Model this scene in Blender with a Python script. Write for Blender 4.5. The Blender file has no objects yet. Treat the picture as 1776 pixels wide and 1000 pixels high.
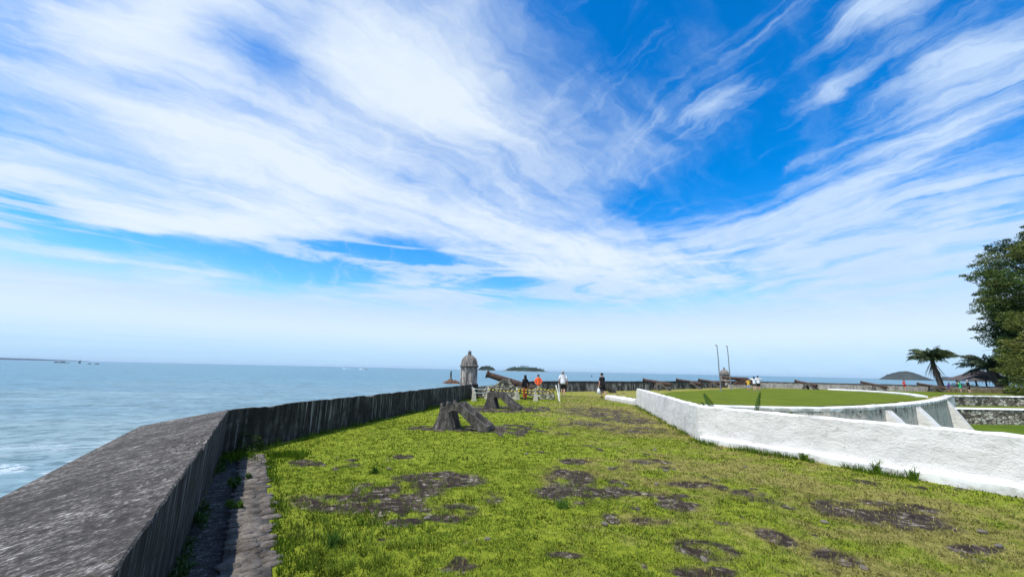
import bpy, bmesh, math, random
import numpy as np
from mathutils import Vector, Matrix
random.seed(7)
rng = np.random.default_rng(11)
SC = bpy.context.scene
COL = SC.collection
R = math.radians
EYE = 1.75

# ------------------------------------------------------------------ node helpers
class NT:
    """tiny wrapper that builds shader nodes"""
    def __init__(self, tree):
        self.t = tree; tree.nodes.clear()
    def n(self, typ, **kw):
        nd = self.t.nodes.new(typ)
        for k, v in kw.items(): setattr(nd, k, v)
        return nd
    def lk(self, a, b): self.t.links.new(a, b)
    def put(self, sock, v):
        if isinstance(v, bpy.types.NodeSocket): self.lk(v, sock)
        elif v is not None: sock.default_value = v
    def m(self, op, a, b=None, c=None, clamp=False):
        nd = self.n('ShaderNodeMath', operation=op); nd.use_clamp = clamp
        self.put(nd.inputs[0], a); self.put(nd.inputs[1], b); self.put(nd.inputs[2], c)
        return nd.outputs[0]
    def vm(self, op, a, b=None):
        nd = self.n('ShaderNodeVectorMath', operation=op)
        self.put(nd.inputs[0], a); self.put(nd.inputs[1], b)
        return nd.outputs[0]
    def mul(self, v, s):
        return self.vm('MULTIPLY', v, s)
    def noise(self, vec, scale=1.0, detail=4.0, rough=.55, dist=0.0, lac=2.0):
        nd = self.n('ShaderNodeTexNoise')
        if vec is not None: self.lk(vec, nd.inputs['Vector'])
        nd.inputs['Scale'].default_value = scale; nd.inputs['Detail'].default_value = detail
        nd.inputs['Roughness'].default_value = rough; nd.inputs['Distortion'].default_value = dist
        nd.inputs['Lacunarity'].default_value = lac
        return nd.outputs['Fac']
    def voro(self, vec, scale=1.0, feature='F1', out='Distance', rnd=1.0):
        nd = self.n('ShaderNodeTexVoronoi', feature=feature)
        self.lk(vec, nd.inputs['Vector']); nd.inputs['Scale'].default_value = scale
        nd.inputs['Randomness'].default_value = rnd
        return nd.outputs[out]
    def ss(self, x, lo, hi, a=0.0, b=1.0):
        nd = self.n('ShaderNodeMapRange', interpolation_type='SMOOTHSTEP')
        self.put(nd.inputs['Value'], x)
        for k, v in (('From Min', lo), ('From Max', hi), ('To Min', a), ('To Max', b)): self.put(nd.inputs[k], v)
        return nd.outputs[0]
    def mix(self, f, a, b):
        nd = self.n('ShaderNodeMix', data_type='RGBA')
        self.put(nd.inputs['Factor'], f)
        for s, v in ((nd.inputs[6], a), (nd.inputs[7], b)):
            if isinstance(v, tuple) and len(v) == 3: v = (*v, 1)
            self.put(s, v)
        return nd.outputs[2]
    def ramp(self, f, stops):
        nd = self.n('ShaderNodeValToRGB'); self.put(nd.inputs[0], f)
        e = nd.color_ramp.elements
        while len(e) < len(stops): e.new(.5)
        for i, (p, c) in enumerate(stops):
            e[i].position = p; e[i].color = (*c, 1)
        return nd.outputs[0]
    def pos(self): return self.n('ShaderNodeNewGeometry').outputs['Position']
    def nrm(self): return self.n('ShaderNodeNewGeometry').outputs['True Normal']
    def obj(self): return self.n('ShaderNodeTexCoord').outputs['Object']
    def xyz(self, v):
        nd = self.n('ShaderNodeSeparateXYZ'); self.lk(v, nd.inputs[0]); return nd.outputs
    def comb(self, x, y, z):
        nd = self.n('ShaderNodeCombineXYZ')
        for i, v in enumerate((x, y, z)): self.put(nd.inputs[i], v)
        return nd.outputs[0]
    def attr(self, name, out='Color'):
        return self.n('ShaderNodeAttribute', attribute_name=name).outputs[out]
    def bump(self, h, strength=.5, dist=.02, normal=None):
        nd = self.n('ShaderNodeBump'); self.lk(h, nd.inputs['Height'])
        self.put(nd.inputs['Strength'], strength); nd.inputs['Distance'].default_value = dist
        if normal is not None: self.lk(normal, nd.inputs['Normal'])
        return nd.outputs[0]
    def mapping(self, vec, loc=(0,0,0), rot=(0,0,0), scale=(1,1,1), kind='POINT'):
        nd = self.n('ShaderNodeMapping', vector_type=kind); self.lk(vec, nd.inputs['Vector'])
        nd.inputs['Location'].default_value = loc; nd.inputs['Rotation'].default_value = rot; nd.inputs['Scale'].default_value = scale
        return nd.outputs[0]
    def surf(self, color, rough=.9, normal=None, spec=.3, metal=0.0, **kw):
        p = self.n('ShaderNodeBsdfPrincipled')
        if isinstance(color, tuple) and len(color) == 3: color = (*color, 1)
        self.put(p.inputs['Base Color'], color); self.put(p.inputs['Roughness'], rough)
        p.inputs['Specular IOR Level'].default_value = spec; self.put(p.inputs['Metallic'], metal)
        if normal is not None: self.lk(normal, p.inputs['Normal'])
        for k, v in kw.items(): self.put(p.inputs[k.replace('_', ' ')], v)
        o = self.n('ShaderNodeOutputMaterial'); self.lk(p.outputs[0], o.inputs[0])
        return p
MATS = {}
def material(name):
    m = bpy.data.materials.new(name); m.use_nodes = True; MATS[name] = m
    return NT(m.node_tree)

# ------------------------------------------------------------------ camera
PITCH, ROLL = R(12.0), R(1.24)
fwd = Vector((0, math.cos(PITCH), math.sin(PITCH)))
r0 = Vector((1, 0, 0)); u0 = r0.cross(fwd)
rt = math.cos(ROLL)*r0 + math.sin(ROLL)*u0
up = -math.sin(ROLL)*r0 + math.cos(ROLL)*u0
cd = bpy.data.cameras.new('camera'); cam = bpy.data.objects.new('camera', cd); COL.objects.link(cam)
cd.sensor_width = 36; cd.lens = 36*667/1776; cd.clip_start = .05; cd.clip_end = 150000
cam.matrix_world = Matrix(((rt.x, up.x, -fwd.x, 0), (rt.y, up.y, -fwd.y, 0), (rt.z, up.z, -fwd.z, EYE), (0, 0, 0, 1)))
SC.camera = cam
SC.view_settings.view_transform = 'Standard'; SC.view_settings.look = 'None'
SC.view_settings.exposure = 0.12; SC.view_settings.gamma = 1
SC.cycles.max_bounces = 6; SC.cycles.transparent_max_bounces = 8

# ------------------------------------------------------------------ sun and sky
SUN_AZ = Vector((-.82, -.57, 0)).normalized(); SUN_EL = R(62)
sun_dir = Vector((SUN_AZ.x*math.cos(SUN_EL), SUN_AZ.y*math.cos(SUN_EL), math.sin(SUN_EL)))
sd = bpy.data.lights.new('sun', 'SUN'); sd.energy = 4.6; sd.angle = R(.53); sd.color = (1, .95, .87)
so = bpy.data.objects.new('sun', sd); COL.objects.link(so)
so.rotation_euler = (-sun_dir).to_track_quat('-Z', 'Y').to_euler()

# soft cloud masses in the plane of the cloud layer: centre, heading, half lengths, weight
CL_A = [(-1.255,1.258,.859,.866,1.001,.95),(-1.837,1.357,.665,.485,.509,.55),(-1.644,1.797,.574,.772,.377,.75),(-.277,1.057,.878,.773,.271,.8),(-.15,.815,.851,.397,.384,.85),(-.158,1.862,.56,1.008,.779,.7),(.648,2.389,.432,1.204,.766,1.0),(.366,1.258,.736,.531,.35,.6),(-2.106,1.894,.118,.85,.166,.8),(-2.486,2.18,.831,.406,.166,.8),(-2.147,2.629,.524,.411,.54,.85),(-.573,2.798,-.178,1.438,.552,.75),(-3.164,2.48,.756,.491,.221,.5),(-.867,1.67,.766,.871,.792,.8),(-.85,.756,1.012,.18,.39,.8),(-1.638,1.538,.898,.355,.251,-.9),(-2.21,1.606,1.137,.234,.254,-1.5),(-1.082,2.47,.003,.98,.43,-1.9),(.094,2.84,-.076,.529,.293,-1.1),(-2.037,2.917,.224,.372,.244,-1.1),(-.69,.88,1.327,.173,.164,-.45),(-.83,1.733,.883,.273,.089,-.4),(.687,1.725,-.65,.219,.36,-.7),(-2.071,1.993,.224,.52,.15,-1.2),(-2.621,2.238,.292,.47,.152,-.4),(.211,.789,.785,.232,.146,-.5),(0,-1.9,0,3.2,1.7,1.5),(-1.9,-.5,.6,1.6,.8,1.2),(1.9,-.6,-.6,1.6,.8,1.2)]   # the last three are added, unseen overhead and behind, to whiten the ambient light
CL_B = [(1.298,1.6,-.979,.628,.322,.95),(1.381,1.061,-1.531,.272,.174,.7),(.636,1.108,-1.16,.192,.111,.8),(.916,.998,-1.018,.116,.09,.7),(.87,.763,-1.483,.193,.126,.8),(1.124,.808,-1.076,.26,.30,.85),(1.845,1.776,-1.238,.733,.687,.65),(2.159,2.301,-.792,1.028,.839,.8),(1.551,2.024,-1.444,.142,.081,.7),(1.656,1.259,-1.402,.177,.068,.45),(1.556,2.682,.823,.496,.192,-.5),(.928,1.462,.759,.482,.209,-.4),(2.227,1.695,-1.293,.202,.212,-.3)]

def build_world():
    w = bpy.data.worlds.new('World'); SC.world = w; w.use_nodes = True
    N = NT(w.node_tree)
    d = N.n('ShaderNodeTexCoord').outputs['Generated']
    X, Y, Z = N.xyz(d)
    zc = N.m('ADD', N.m('MAXIMUM', Z, 0.0), .12)
    u = N.m('DIVIDE', X, zc); v = N.m('DIVIDE', Y, zc)
    uv = N.comb(u, v, 0.0)
    # broad warp so that no mass keeps a clean outline
    wn = N.n('ShaderNodeTexNoise'); N.lk(uv, wn.inputs['Vector']); wn.inputs['Scale'].default_value = 2.2; wn.inputs['Detail'].default_value = 5; wn.inputs['Roughness'].default_value = .6
    warp = N.vm('SUBTRACT', wn.outputs['Color'], (.5, .5, .5))
    uvw = N.vm('ADD', uv, N.mul(warp, (.34, .34, 0)))
    def field(items):
        tot = None
        for cx, cy, an, la, lb, am in items:
            g = N.n('ShaderNodeTexGradient', gradient_type='QUADRATIC_SPHERE')
            N.lk(N.mapping(uvw, (cx, cy, 0), (0, 0, an), (la*1.25, lb*1.25, 1), 'TEXTURE'), g.inputs[0])
            s = N.m('POWER', g.outputs['Fac'], .6)
            tot = N.m('MULTIPLY', s, am) if tot is None else N.m('MULTIPLY_ADD', s, am, tot)
        return tot
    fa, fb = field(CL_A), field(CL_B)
    def streak(ang, sx, sy, sc, det, rough, dist):
        vv = N.mapping(uvw, (0, 0, 0), (0, 0, ang), (sx, sy, 1), 'TEXTURE')
        return N.noise(vv, sc, det, rough, dist)
    a1 = streak(.70, 2.6, .55, 1.6, 9, .58, .25); a2 = streak(.78, 3.6, .4, 3.0, 8, .6, .2)
    b1 = streak(-1.12, 2.6, .45, 2.0, 9, .62, .3); b2 = streak(-1.15, 2.8, .3, 4.5, 8, .66, .3)
    puff = N.noise(uvw, 5.5, 8, .62, .4)
    na = N.m('ADD', N.m('MULTIPLY', N.m('SUBTRACT', a1, .5), 1.5), N.m('MULTIPLY', N.m('SUBTRACT', a2, .5), .9))
    na = N.m('ADD', na, N.m('MULTIPLY', N.m('SUBTRACT', puff, .5), .45))
    nb = N.m('ADD', N.m('MULTIPLY', N.m('SUBTRACT', b1, .5), 1.8), N.m('MULTIPLY', N.m('SUBTRACT', b2, .5), 1.5))
    nb = N.m('ADD', nb, N.m('MULTIPLY', N.m('SUBTRACT', puff, .5), .6))
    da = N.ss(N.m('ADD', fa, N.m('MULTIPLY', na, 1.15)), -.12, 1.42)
    db = N.ss(N.m('ADD', fb, N.m('MULTIPLY', nb, .85)), .0, 1.02)
    # thin veil over everything towards the horizon
    veil = N.ss(Z, .25, .12, 0.0, .62)
    veil = N.m('MULTIPLY', veil, N.ss(N.m('ADD', N.m('ADD', fa, fb), N.m('MULTIPLY', na, .7)), -.45, .30))
    veil2 = N.ss(N.m('ADD', Z, N.m('MULTIPLY', N.m('SUBTRACT', a1, .5), .05)), .185, .125, 0.0, .93)
    # a bank of flat cirrus low down, broken by long thin gaps
    lv = N.noise(N.vm('MULTIPLY', N.comb(X, N.m('MULTIPLY', Y, .4), N.m('MULTIPLY', Z, 7.5)), (3.0, 3.0, 3.0)), 1.0, 9, .60, .6)
    bank = N.ss(N.m('ADD', lv, N.m('MULTIPLY', N.m('ADD', fa, fb), .05)), .485, .60)
    bank = N.m('MULTIPLY', bank, N.m('MULTIPLY', N.ss(Z, .40, .24), N.ss(Z, .10, .16)))
    inv = N.m('MULTIPLY', N.m('SUBTRACT', 1.0, da), N.m('SUBTRACT', 1.0, db))
    inv = N.m('MULTIPLY', inv, N.m('SUBTRACT', 1.0, veil))
    inv = N.m('MULTIPLY', inv, N.m('SUBTRACT', 1.0, veil2))
    inv = N.m('MULTIPLY', inv, N.m('SUBTRACT', 1.0, N.m('MULTIPLY', bank, .9)))
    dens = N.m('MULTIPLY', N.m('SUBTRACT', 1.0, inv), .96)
    sky = N.n('ShaderNodeTexSky', sky_type='NISHITA'); sky.sun_disc = False
    sky.sun_elevation = SUN_EL; sky.sun_rotation = math.atan2(SUN_AZ.x, SUN_AZ.y)
    sky.altitude = 0; sky.air_density = 1.0; sky.dust_density = .3; sky.ozone_density = 2.5
    hs = N.n('ShaderNodeHueSaturation'); hs.inputs['Hue'].default_value = .505; hs.inputs['Saturation'].default_value = 1.5; hs.inputs['Value'].default_value = 1.55
    N.lk(sky.outputs[0], hs.inputs['Color'])
    blue = N.n('ShaderNodeBackground'); N.lk(hs.outputs[0], blue.inputs[0]); blue.inputs[1].default_value = .14
    core = N.mix(N.m('ADD', N.m('MULTIPLY', da, .8), N.m('MULTIPLY', puff, .35), clamp=True), (.50, .68, .94), (.77, .86, .95))
    low = N.mix(N.ss(Z, .005, .10), (.38, .64, .93), (.68, .80, .93))      # the paler, bluer air of the lowest few degrees
    core = N.mix(N.ss(Z, .07, .16), low, core)
    wh = N.n('ShaderNodeBackground'); N.lk(core, wh.inputs[0]); wh.inputs[1].default_value = 1.0
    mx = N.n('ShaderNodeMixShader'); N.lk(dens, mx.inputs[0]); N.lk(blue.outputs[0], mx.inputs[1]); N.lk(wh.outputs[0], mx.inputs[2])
    o = N.n('ShaderNodeOutputWorld'); N.lk(mx.outputs[0], o.inputs[0])
build_world()
# ------------------------------------------------------------------ materials
def mk_dark_concrete(name, lightness=1.0, white_amt=.5):
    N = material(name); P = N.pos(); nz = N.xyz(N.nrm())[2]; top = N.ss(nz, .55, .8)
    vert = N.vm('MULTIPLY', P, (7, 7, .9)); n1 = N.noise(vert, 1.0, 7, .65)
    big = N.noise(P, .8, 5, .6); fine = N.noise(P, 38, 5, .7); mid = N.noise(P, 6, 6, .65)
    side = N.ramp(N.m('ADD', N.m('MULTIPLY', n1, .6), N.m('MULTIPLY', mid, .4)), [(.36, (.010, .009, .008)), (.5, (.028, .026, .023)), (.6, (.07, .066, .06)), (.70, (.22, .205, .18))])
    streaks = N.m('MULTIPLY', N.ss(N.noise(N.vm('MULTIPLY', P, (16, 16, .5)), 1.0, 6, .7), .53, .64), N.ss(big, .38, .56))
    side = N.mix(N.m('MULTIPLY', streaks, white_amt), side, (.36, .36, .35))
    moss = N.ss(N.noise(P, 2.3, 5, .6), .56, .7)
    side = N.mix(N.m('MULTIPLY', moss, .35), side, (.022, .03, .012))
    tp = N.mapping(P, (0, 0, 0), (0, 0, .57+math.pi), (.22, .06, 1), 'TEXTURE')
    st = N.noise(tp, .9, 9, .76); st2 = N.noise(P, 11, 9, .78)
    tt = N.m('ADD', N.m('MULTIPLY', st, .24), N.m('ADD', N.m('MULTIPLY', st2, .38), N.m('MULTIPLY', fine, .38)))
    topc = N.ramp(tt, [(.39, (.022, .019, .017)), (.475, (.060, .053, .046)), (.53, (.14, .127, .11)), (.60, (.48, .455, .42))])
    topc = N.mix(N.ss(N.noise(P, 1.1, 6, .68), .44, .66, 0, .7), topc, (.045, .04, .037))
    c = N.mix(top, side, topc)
    c = N.mix(1.0, c, c)
    hs = N.n('ShaderNodeHueSaturation'); hs.inputs['Value'].default_value = lightness; N.lk(c, hs.inputs['Color'])
    b = N.bump(N.m('ADD', mid, N.m('MULTIPLY', fine, .6)), .8, .03)
    b2 = N.bump(tt, .5, .02, b)
    N.surf(hs.outputs[0], .93, b2, .2)
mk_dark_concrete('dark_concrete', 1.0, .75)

def mk_far_wall():
    N = material('stained_wall'); P = N.pos(); x, y, z = N.xyz(P); top = N.ss(N.xyz(N.nrm())[2], .5, .8)
    light = N.ss(x, 28, 38)                     # the stretch past the corner takes the paler colours
    n1 = N.noise(N.vm('MULTIPLY', P, (3.2, 3.2, .9)), 1.0, 7, .66); n2 = N.noise(P, 1.7, 6, .65); n3 = N.noise(P, 9, 5, .7)
    k = N.m('ADD', N.m('MULTIPLY', n1, .5), N.m('ADD', N.m('MULTIPLY', n2, .3), N.m('MULTIPLY', n3, .2)))
    dark = N.ramp(k, [(.38, (.025, .023, .022)), (.48, (.075, .07, .066)), (.54, (.24, .225, .205)), (.62, (.55, .52, .47))])
    pale = N.ramp(k, [(.33, (.08, .075, .07)), (.44, (.25, .24, .22)), (.52, (.42, .40, .37)), (.66, (.55, .53, .50))])
    c = N.mix(light, dark, pale)
    band = N.ss(N.m('ADD', z, N.m('MULTIPLY', N.m('SUBTRACT', n1, .5), .7)), .62, .80)
    c = N.mix(N.m('MULTIPLY', band, .8), c, (.03, .03, .033))
    c = N.mix(top, c, (.10, .09, .08))
    N.surf(c, .95, N.bump(k, .8, .05), .15)
mk_far_wall()

def mk_white(name, col=(.78, .78, .76), grime=.35, amp=.05, spots=.5):
    N = material(name); P = N.pos(); z = N.xyz(P)[2]; top = N.ss(N.xyz(N.nrm())[2], .6, .85)
    n1 = N.noise(N.vm('MULTIPLY', P, (1, 1, 1.7)), 4.6, 9, .68, .5); n2 = N.noise(P, 26, 5, .65); n3 = N.noise(P, 1.3, 5, .6)
    vor = N.voro(N.vm('ADD', P, N.mul(N.n('ShaderNodeTexNoise').outputs['Color'], (.1, .1, .1))), 5.0, 'SMOOTH_F1')
    c = N.mix(N.ss(n3, .45, .75, 0, grime), col, (.50, .485, .455))
    c = N.mix(N.ss(n1, .56, .72, 0, grime*.8), c, (.50, .50, .48))
    pits = N.ss(N.noise(N.vm('MULTIPLY', P, (1, 1, 1.5)), 13, 6, .78), .605, .66)
    c = N.mix(N.m('MULTIPLY', N.m('MULTIPLY', pits, spots), N.m('SUBTRACT', 1.0, top)), c, (.22, .21, .19))
    low = N.m('MULTIPLY', N.ss(N.m('ADD', z, N.m('MULTIPLY', N.m('SUBTRACT', n1, .5), .45)),   .16, .0), N.m('MULTIPLY', N.ss(n3, .36, .58), N.ss(z, -.35, -.2)))
    drip = N.m('MULTIPLY', N.ss(N.noise(N.vm('MULTIPLY', P, (9, 9, .7)), 1.0, 6, .68), .55, .70), N.ss(z, .2, .9))
    c = N.mix(N.m('MULTIPLY', drip, .38), c, (.40, .39, .36))
    c = N.mix(N.m('MULTIPLY', low, .7), c, (.30, .28, .22))
    h = N.m('ADD', N.m('MULTIPLY', n1, .6), N.m('ADD', N.m('MULTIPLY', n2, .25), N.m('MULTIPLY', vor, .35)))
    N.surf(c, .9, N.bump(h, .8, amp), .2)
mk_white('limewash', (.70, .68, .645), .6, .062, .8)
mk_white('limewash_cap', (.80, .80, .78), .25, .03, .3)

def mk_moat_wall():
    N = material('mouldy_limewash'); P = N.pos(); z = N.xyz(P)[2]
    n1 = N.noise(N.vm('MULTIPLY', P, (2.6, 2.6, .7)), 1.0, 8, .7); n2 = N.noise(P, 4.2, 8, .74); n3 = N.noise(P, .5, 3)
    vor = N.voro(P, 2.6, 'F1')
    k = N.m('ADD', N.m('MULTIPLY', n1, .5), N.m('MULTIPLY', n2, .5))
    k = N.m('ADD', k, N.ss(z, -1.0, -.15, 0, .07))
    xx = N.ss(N.xyz(P)[0], 16, 24, .0, .045); k = N.m('ADD', N.m('ADD', k, xx), -.028)
    c = N.ramp(k, [(.49, (.74, .66, .58)), (.56, (.56, .49, .42)), (.62, (.22, .19, .165)), (.72, (.05, .044, .038))])
    N.surf(c, .93, N.bump(N.m('ADD', n2, N.m('MULTIPLY', vor, .6)), 1.0, .08), .2)
mk_moat_wall()

def mk_rubble(name, sc, cols, mortar):
    N = material(name); P = N.pos()
    wn = N.n('ShaderNodeTexNoise'); N.lk(P, wn.inputs['Vector']); wn.inputs['Scale'].default_value = 2.5
    Pw = N.vm('ADD', P, N.mul(N.vm('SUBTRACT', wn.outputs['Color'], (.5, .5, .5)), (.25, .25, .25)))
    Pw = N.vm('MULTIPLY', Pw, (1, 1, 1.7))
    col = N.voro(Pw, sc, 'F1', 'Color'); dist = N.voro(Pw, sc, 'DISTANCE_TO_EDGE')
    r = N.xyz(col)[0]; n = N.noise(P, 5, 6, .7)
    c = N.ramp(N.m('ADD', N.m('MULTIPLY', r, .6), N.m('MULTIPLY', n, .4)), cols)
    c = N.mix(N.ss(dist, .02, .10), mortar, c)
    c = N.mix(N.ss(N.noise(P, 1.6, 6, .7), .57, .68, 0, .7), c, (.045, .042, .035))
    N.surf(c, .95, N.bump(N.m('ADD', N.ss(dist, 0, .16), N.m('MULTIPLY', n, .6)), 1.0, .1), .15)
mk_rubble('rubble_stone', 2.2, [(.25, (.10, .09, .07)), (.42, (.29, .26, .20)), (.56, (.48, .44, .36)), (.8, (.66, .63, .54))], (.17, .155, .125))
mk_rubble('mount_stone', 3.2, [(.25, (.09, .085, .075)), (.42, (.26, .25, .21)), (.6, (.44, .42, .34)), (.8, (.50, .50, .35))], (.20, .19, .155))

def mk_stand(name, v=1.0):
    N = material(name); P = N.pos(); O = N.obj()
    n1 = N.noise(N.vm('MULTIPLY', P, (9, 9, 2.0)), 1.0, 7, .68); n2 = N.noise(P, 22, 6, .72); n3 = N.noise(P, 2.5, 5, .6)
    k = N.m('ADD', N.m('MULTIPLY', n1, .55), N.m('ADD', N.m('MULTIPLY', n2, .25), N.m('MULTIPLY', n3, .2)))
    c = N.ramp(k, [(.36, (.030*v, .027*v, .024*v)), (.5, (.090*v, .082*v, .073*v)), (.58, (.18*v, .167*v, .148*v)), (.68, (.44*v, .41*v, .37*v))])
    N.surf(c, .95, N.bump(N.m('ADD', n2, n3), .9, .03), .15)
mk_stand('cannon_stand_concrete', 1.05); mk_stand('turret_stone', 2.9); mk_stand('turret_dark_stone', 1.7)

def mk_rust():
    N = material('rusty_iron'); P = N.pos()
    n1 = N.noise(P, 6, 7, .68); n2 = N.noise(P, 40, 5, .7)
    c = N.ramp(N.m('ADD', N.m('MULTIPLY', n1, .7), N.m('MULTIPLY', n2, .3)), [(.35, (.022, .016, .014)), (.5, (.065, .04, .03)), (.62, (.14, .078, .05)), (.75, (.24, .14, .09))])
    N.surf(c, .8, N.bump(n2, .6, .01), .35)
mk_rust()

def mk_ground():
    N = material('turf_and_paving'); P = N.pos(); mask = N.attr('stone', 'Fac'); tone = N.attr('tone', 'Fac')
    n1 = N.noise(P, 9, 7, .66); n2 = N.noise(P, 70, 5, .7); n3 = N.noise(P, 2.2, 5, .6); n4 = N.noise(P, .5, 4, .6)
    g = N.ramp(N.m('ADD', N.m('MULTIPLY', n1, .55), N.m('MULTIPLY', n2, .45)), [(.34, (.05, .065, .008)), (.48, (.20, .25, .018)), (.64, (.36, .40, .04))])
    dry = N.ramp(N.m('ADD', N.m('MULTIPLY', n1, .5), N.m('MULTIPLY', n2, .5)), [(.36, (.07, .058, .018)), (.48, (.24, .21, .055)), (.64, (.42, .36, .13))])
    c = N.mix(N.ss(N.m('ADD', tone, N.m('MULTIPLY', N.m('SUBTRACT', n1, .5), .9)), .42, .95, 0, .85), g, dry)
    bs = N.voro(N.vm('ADD', P, N.mul(N.n('ShaderNodeTexNoise').outputs['Color'], (.2, .2, 0))), 7, 'F1', 'Color')
    sk = N.m('ADD', N.m('MULTIPLY', N.noise(P, 11, 9, .78), .86), N.m('MULTIPLY', N.xyz(bs)[0], .14))
    s = N.ramp(sk, [(.36, (.026, .019, .015)), (.51, (.058, .044, .034)), (.585, (.135, .108, .084)), (.65, (.42, .36, .295))])
    edge = N.m('ADD', mask, N.m('MULTIPLY', N.m('SUBTRACT', N.noise(P, 24, 6, .75), .5), 1.1))
    c = N.mix(N.ss(edge, .12, .78), c, s)
    h = N.m('ADD', N.m('MULTIPLY', n2, .6), N.m('MULTIPLY', n1, .8))
    N.surf(c, .95, N.bump(h, .9, .05), .1)
mk_ground()
def mk_cobble():
    N = material('worn_cobble'); P = N.pos(); n1 = N.noise(P, 5, 7, .7); n2 = N.noise(P, 46, 6, .74); n3 = N.noise(P, 1.4, 4)
    c = N.ramp(N.m('ADD', N.m('MULTIPLY', n1, .5), N.m('ADD', N.m('MULTIPLY', n2, .3), N.m('MULTIPLY', n3, .2))), [(.38, (.05, .042, .034)), (.48, (.125, .108, .09)), (.57, (.225, .20, .17)), (.68, (.40, .37, .325))])
    N.surf(c, .95, N.bump(N.m('ADD', n1, n2), .9, .02), .15)
mk_cobble()

def mk_blade():
    N = material('grass_blade'); c = N.attr('col')
    d = N.n('ShaderNodeBsdfDiffuse'); N.lk(c, d.inputs[0])
    t = N.n('ShaderNodeBsdfTranslucent'); N.lk(c, t.inputs[0])
    mx = N.n('ShaderNodeMixShader'); mx.inputs[0].default_value = .42
    N.lk(d.outputs[0], mx.inputs[1]); N.lk(t.outputs[0], mx.inputs[2])
    o = N.n('ShaderNodeOutputMaterial'); N.lk(mx.outputs[0], o.inputs[0])
mk_blade()

def mk_mown(name, a, b, c2):
    N = material(name); P = N.pos(); n1 = N.noise(N.vm('MULTIPLY', P, (.35, 1.6, 1)), 1.0, 7, .66); n2 = N.noise(P, 12, 6, .7)
    c = N.ramp(N.m('ADD', N.m('MULTIPLY', n1, .6), N.m('MULTIPLY', n2, .4)), [(.36, a), (.5, b), (.66, c2)])
    N.surf(c, .95, N.bump(n2, .8, .08), .1)
mk_mown('mown_grass', (.06, .085, .007), (.115, .152, .010), (.18, .215, .018))
mk_mown('moat_grass', (.04, .075, .007), (.085, .14, .010), (.15, .20, .016))

def mk_sea():
    N = material('sea_water'); P = N.pos(); x, y, z = N.xyz(P)
    dist = N.vm('LENGTH', P); dd = N.n('ShaderNodeVectorMath', operation='LENGTH'); N.lk(P, dd.inputs[0]); D = dd.outputs['Value']
    def wv(sx, sy, rot, det=6, rough=.6, ds=.4):
        return N.noise(N.mapping(P, (0, 0, 0), (0, 0, rot), (sx, sy, 1), 'TEXTURE'), 1.0, det, rough, ds)
    w1 = wv(3.6, 1.9, .25, 7, .62); w2 = wv(13, 6.0, .15, 6, .6); w3 = wv(1.1, .7, .4, 4); w4 = wv(160, 30, .05, 5)
    sand = N.ss(D, 300, 30)
    base = N.mix(sand, (.10, .235, .30), (.215, .305, .31))
    base = N.mix(N.ss(w4, .38, .64, 0, .55), base, (.07, .19, .27))
    tr = N.m('ADD', N.m('MULTIPLY', w1, .55), N.m('MULTIPLY', w2, .45))
    fine = wv(1.3, .75, .35, 6, .64, .6); tr = N.m('ADD', N.m('MULTIPLY', tr, .6), N.m('MULTIPLY', fine, .4))
    base = N.mix(N.ss(tr, .53, .42, 0, .85), base, (.045, .10, .115))
    base = N.mix(N.ss(tr, .52, .62, 0, .6), base, (.30, .42, .45))
    # broken foam near the rocks under the wall, and a few whitecaps further out
    fw = N.noise(N.mapping(P, (0, 0, 0), (0, 0, .25), (5.5, 3.0, 1), 'TEXTURE'), 1.0, 9, .74, 1.4)
    lace = N.ss(N.m('ABSOLUTE', N.m('SUBTRACT', fw, .53)), .040, .006)
    near = N.m('MULTIPLY', N.ss(D, 70, 34), N.ss(wv(11, 7, .2, 3), .42, .54))
    foam = N.m('MULTIPLY', lace, near)
    caps = N.m('MULTIPLY', N.ss(wv(9, 1.6, .12, 8, .7), .70, .73), N.ss(wv(60, 25, 0, 3), .54, .64))
    foam = N.m('MAXIMUM', foam, N.m('MULTIPLY', caps, .8))
    c = N.mix(foam, base, (.80, .84, .86))
    h = N.m('ADD', N.m('MULTIPLY', w1, .8), N.m('ADD', N.m('MULTIPLY', w2, 1.6), N.m('MULTIPLY', w3, .3)))
    b = N.bump(h, .55, .8)
    N.surf(c, .32, b, .30, IOR=1.33)
mk_sea()

def mk_plain(name, col, rough=.85, var=.25, sc=20, spec=.25):
    N = material(name); n = N.noise(N.pos(), sc, 5, .65)
    lo = tuple(c*(1-var) for c in col); hi = tuple(min(1, c*(1+var)) for c in col)
    N.surf(N.ramp(n, [(.35, lo), (.65, hi)]), rough, N.bump(n, .3, .01), spec)
mk_plain('coast_green', (.022, .042, .022), .95, .45, .02)
mk_plain('headland_scrub', (.035, .042, .034), .95, .35, .012)
mk_plain('far_coast', (.012, .03, .045), .95, .15, .002)
mk_plain('island_rock', (.17, .15, .12), .95, .4, .05)
mk_plain('rock_red_brown', (.16, .08, .05), .9, .6, 1.2)
mk_plain('rock_dark', (.03, .03, .03), .9, .5, .4)
mk_plain('foam_white', (.8, .84, .86), .8, .08, 1)
mk_plain('bark', (.085, .07, .055), .95, .45, 8)
mk_plain('bark_dark', (.035, .03, .026), .95, .45, 8)
mk_plain('dead_frond', (.11, .09, .065), .95, .4, 6)
mk_plain('metal_grey', (.17, .175, .17), .5, .2, 6, .5)
mk_plain('metal_dark', (.045, .047, .045), .5, .3, 6, .4)
mk_plain('post_paint', (.42, .40, .33), .85, .35, 14)
mk_plain('stick_paint', (.78, .77, .74), .8, .2, 14)
mk_plain('old_wood', (.30, .27, .22), .9, .4, 20)
mk_plain('tape_yellow', (.78, .62, .06), .5, .1, 20)
mk_plain('tape_white', (.75, .76, .74), .5, .1, 20)
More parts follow.
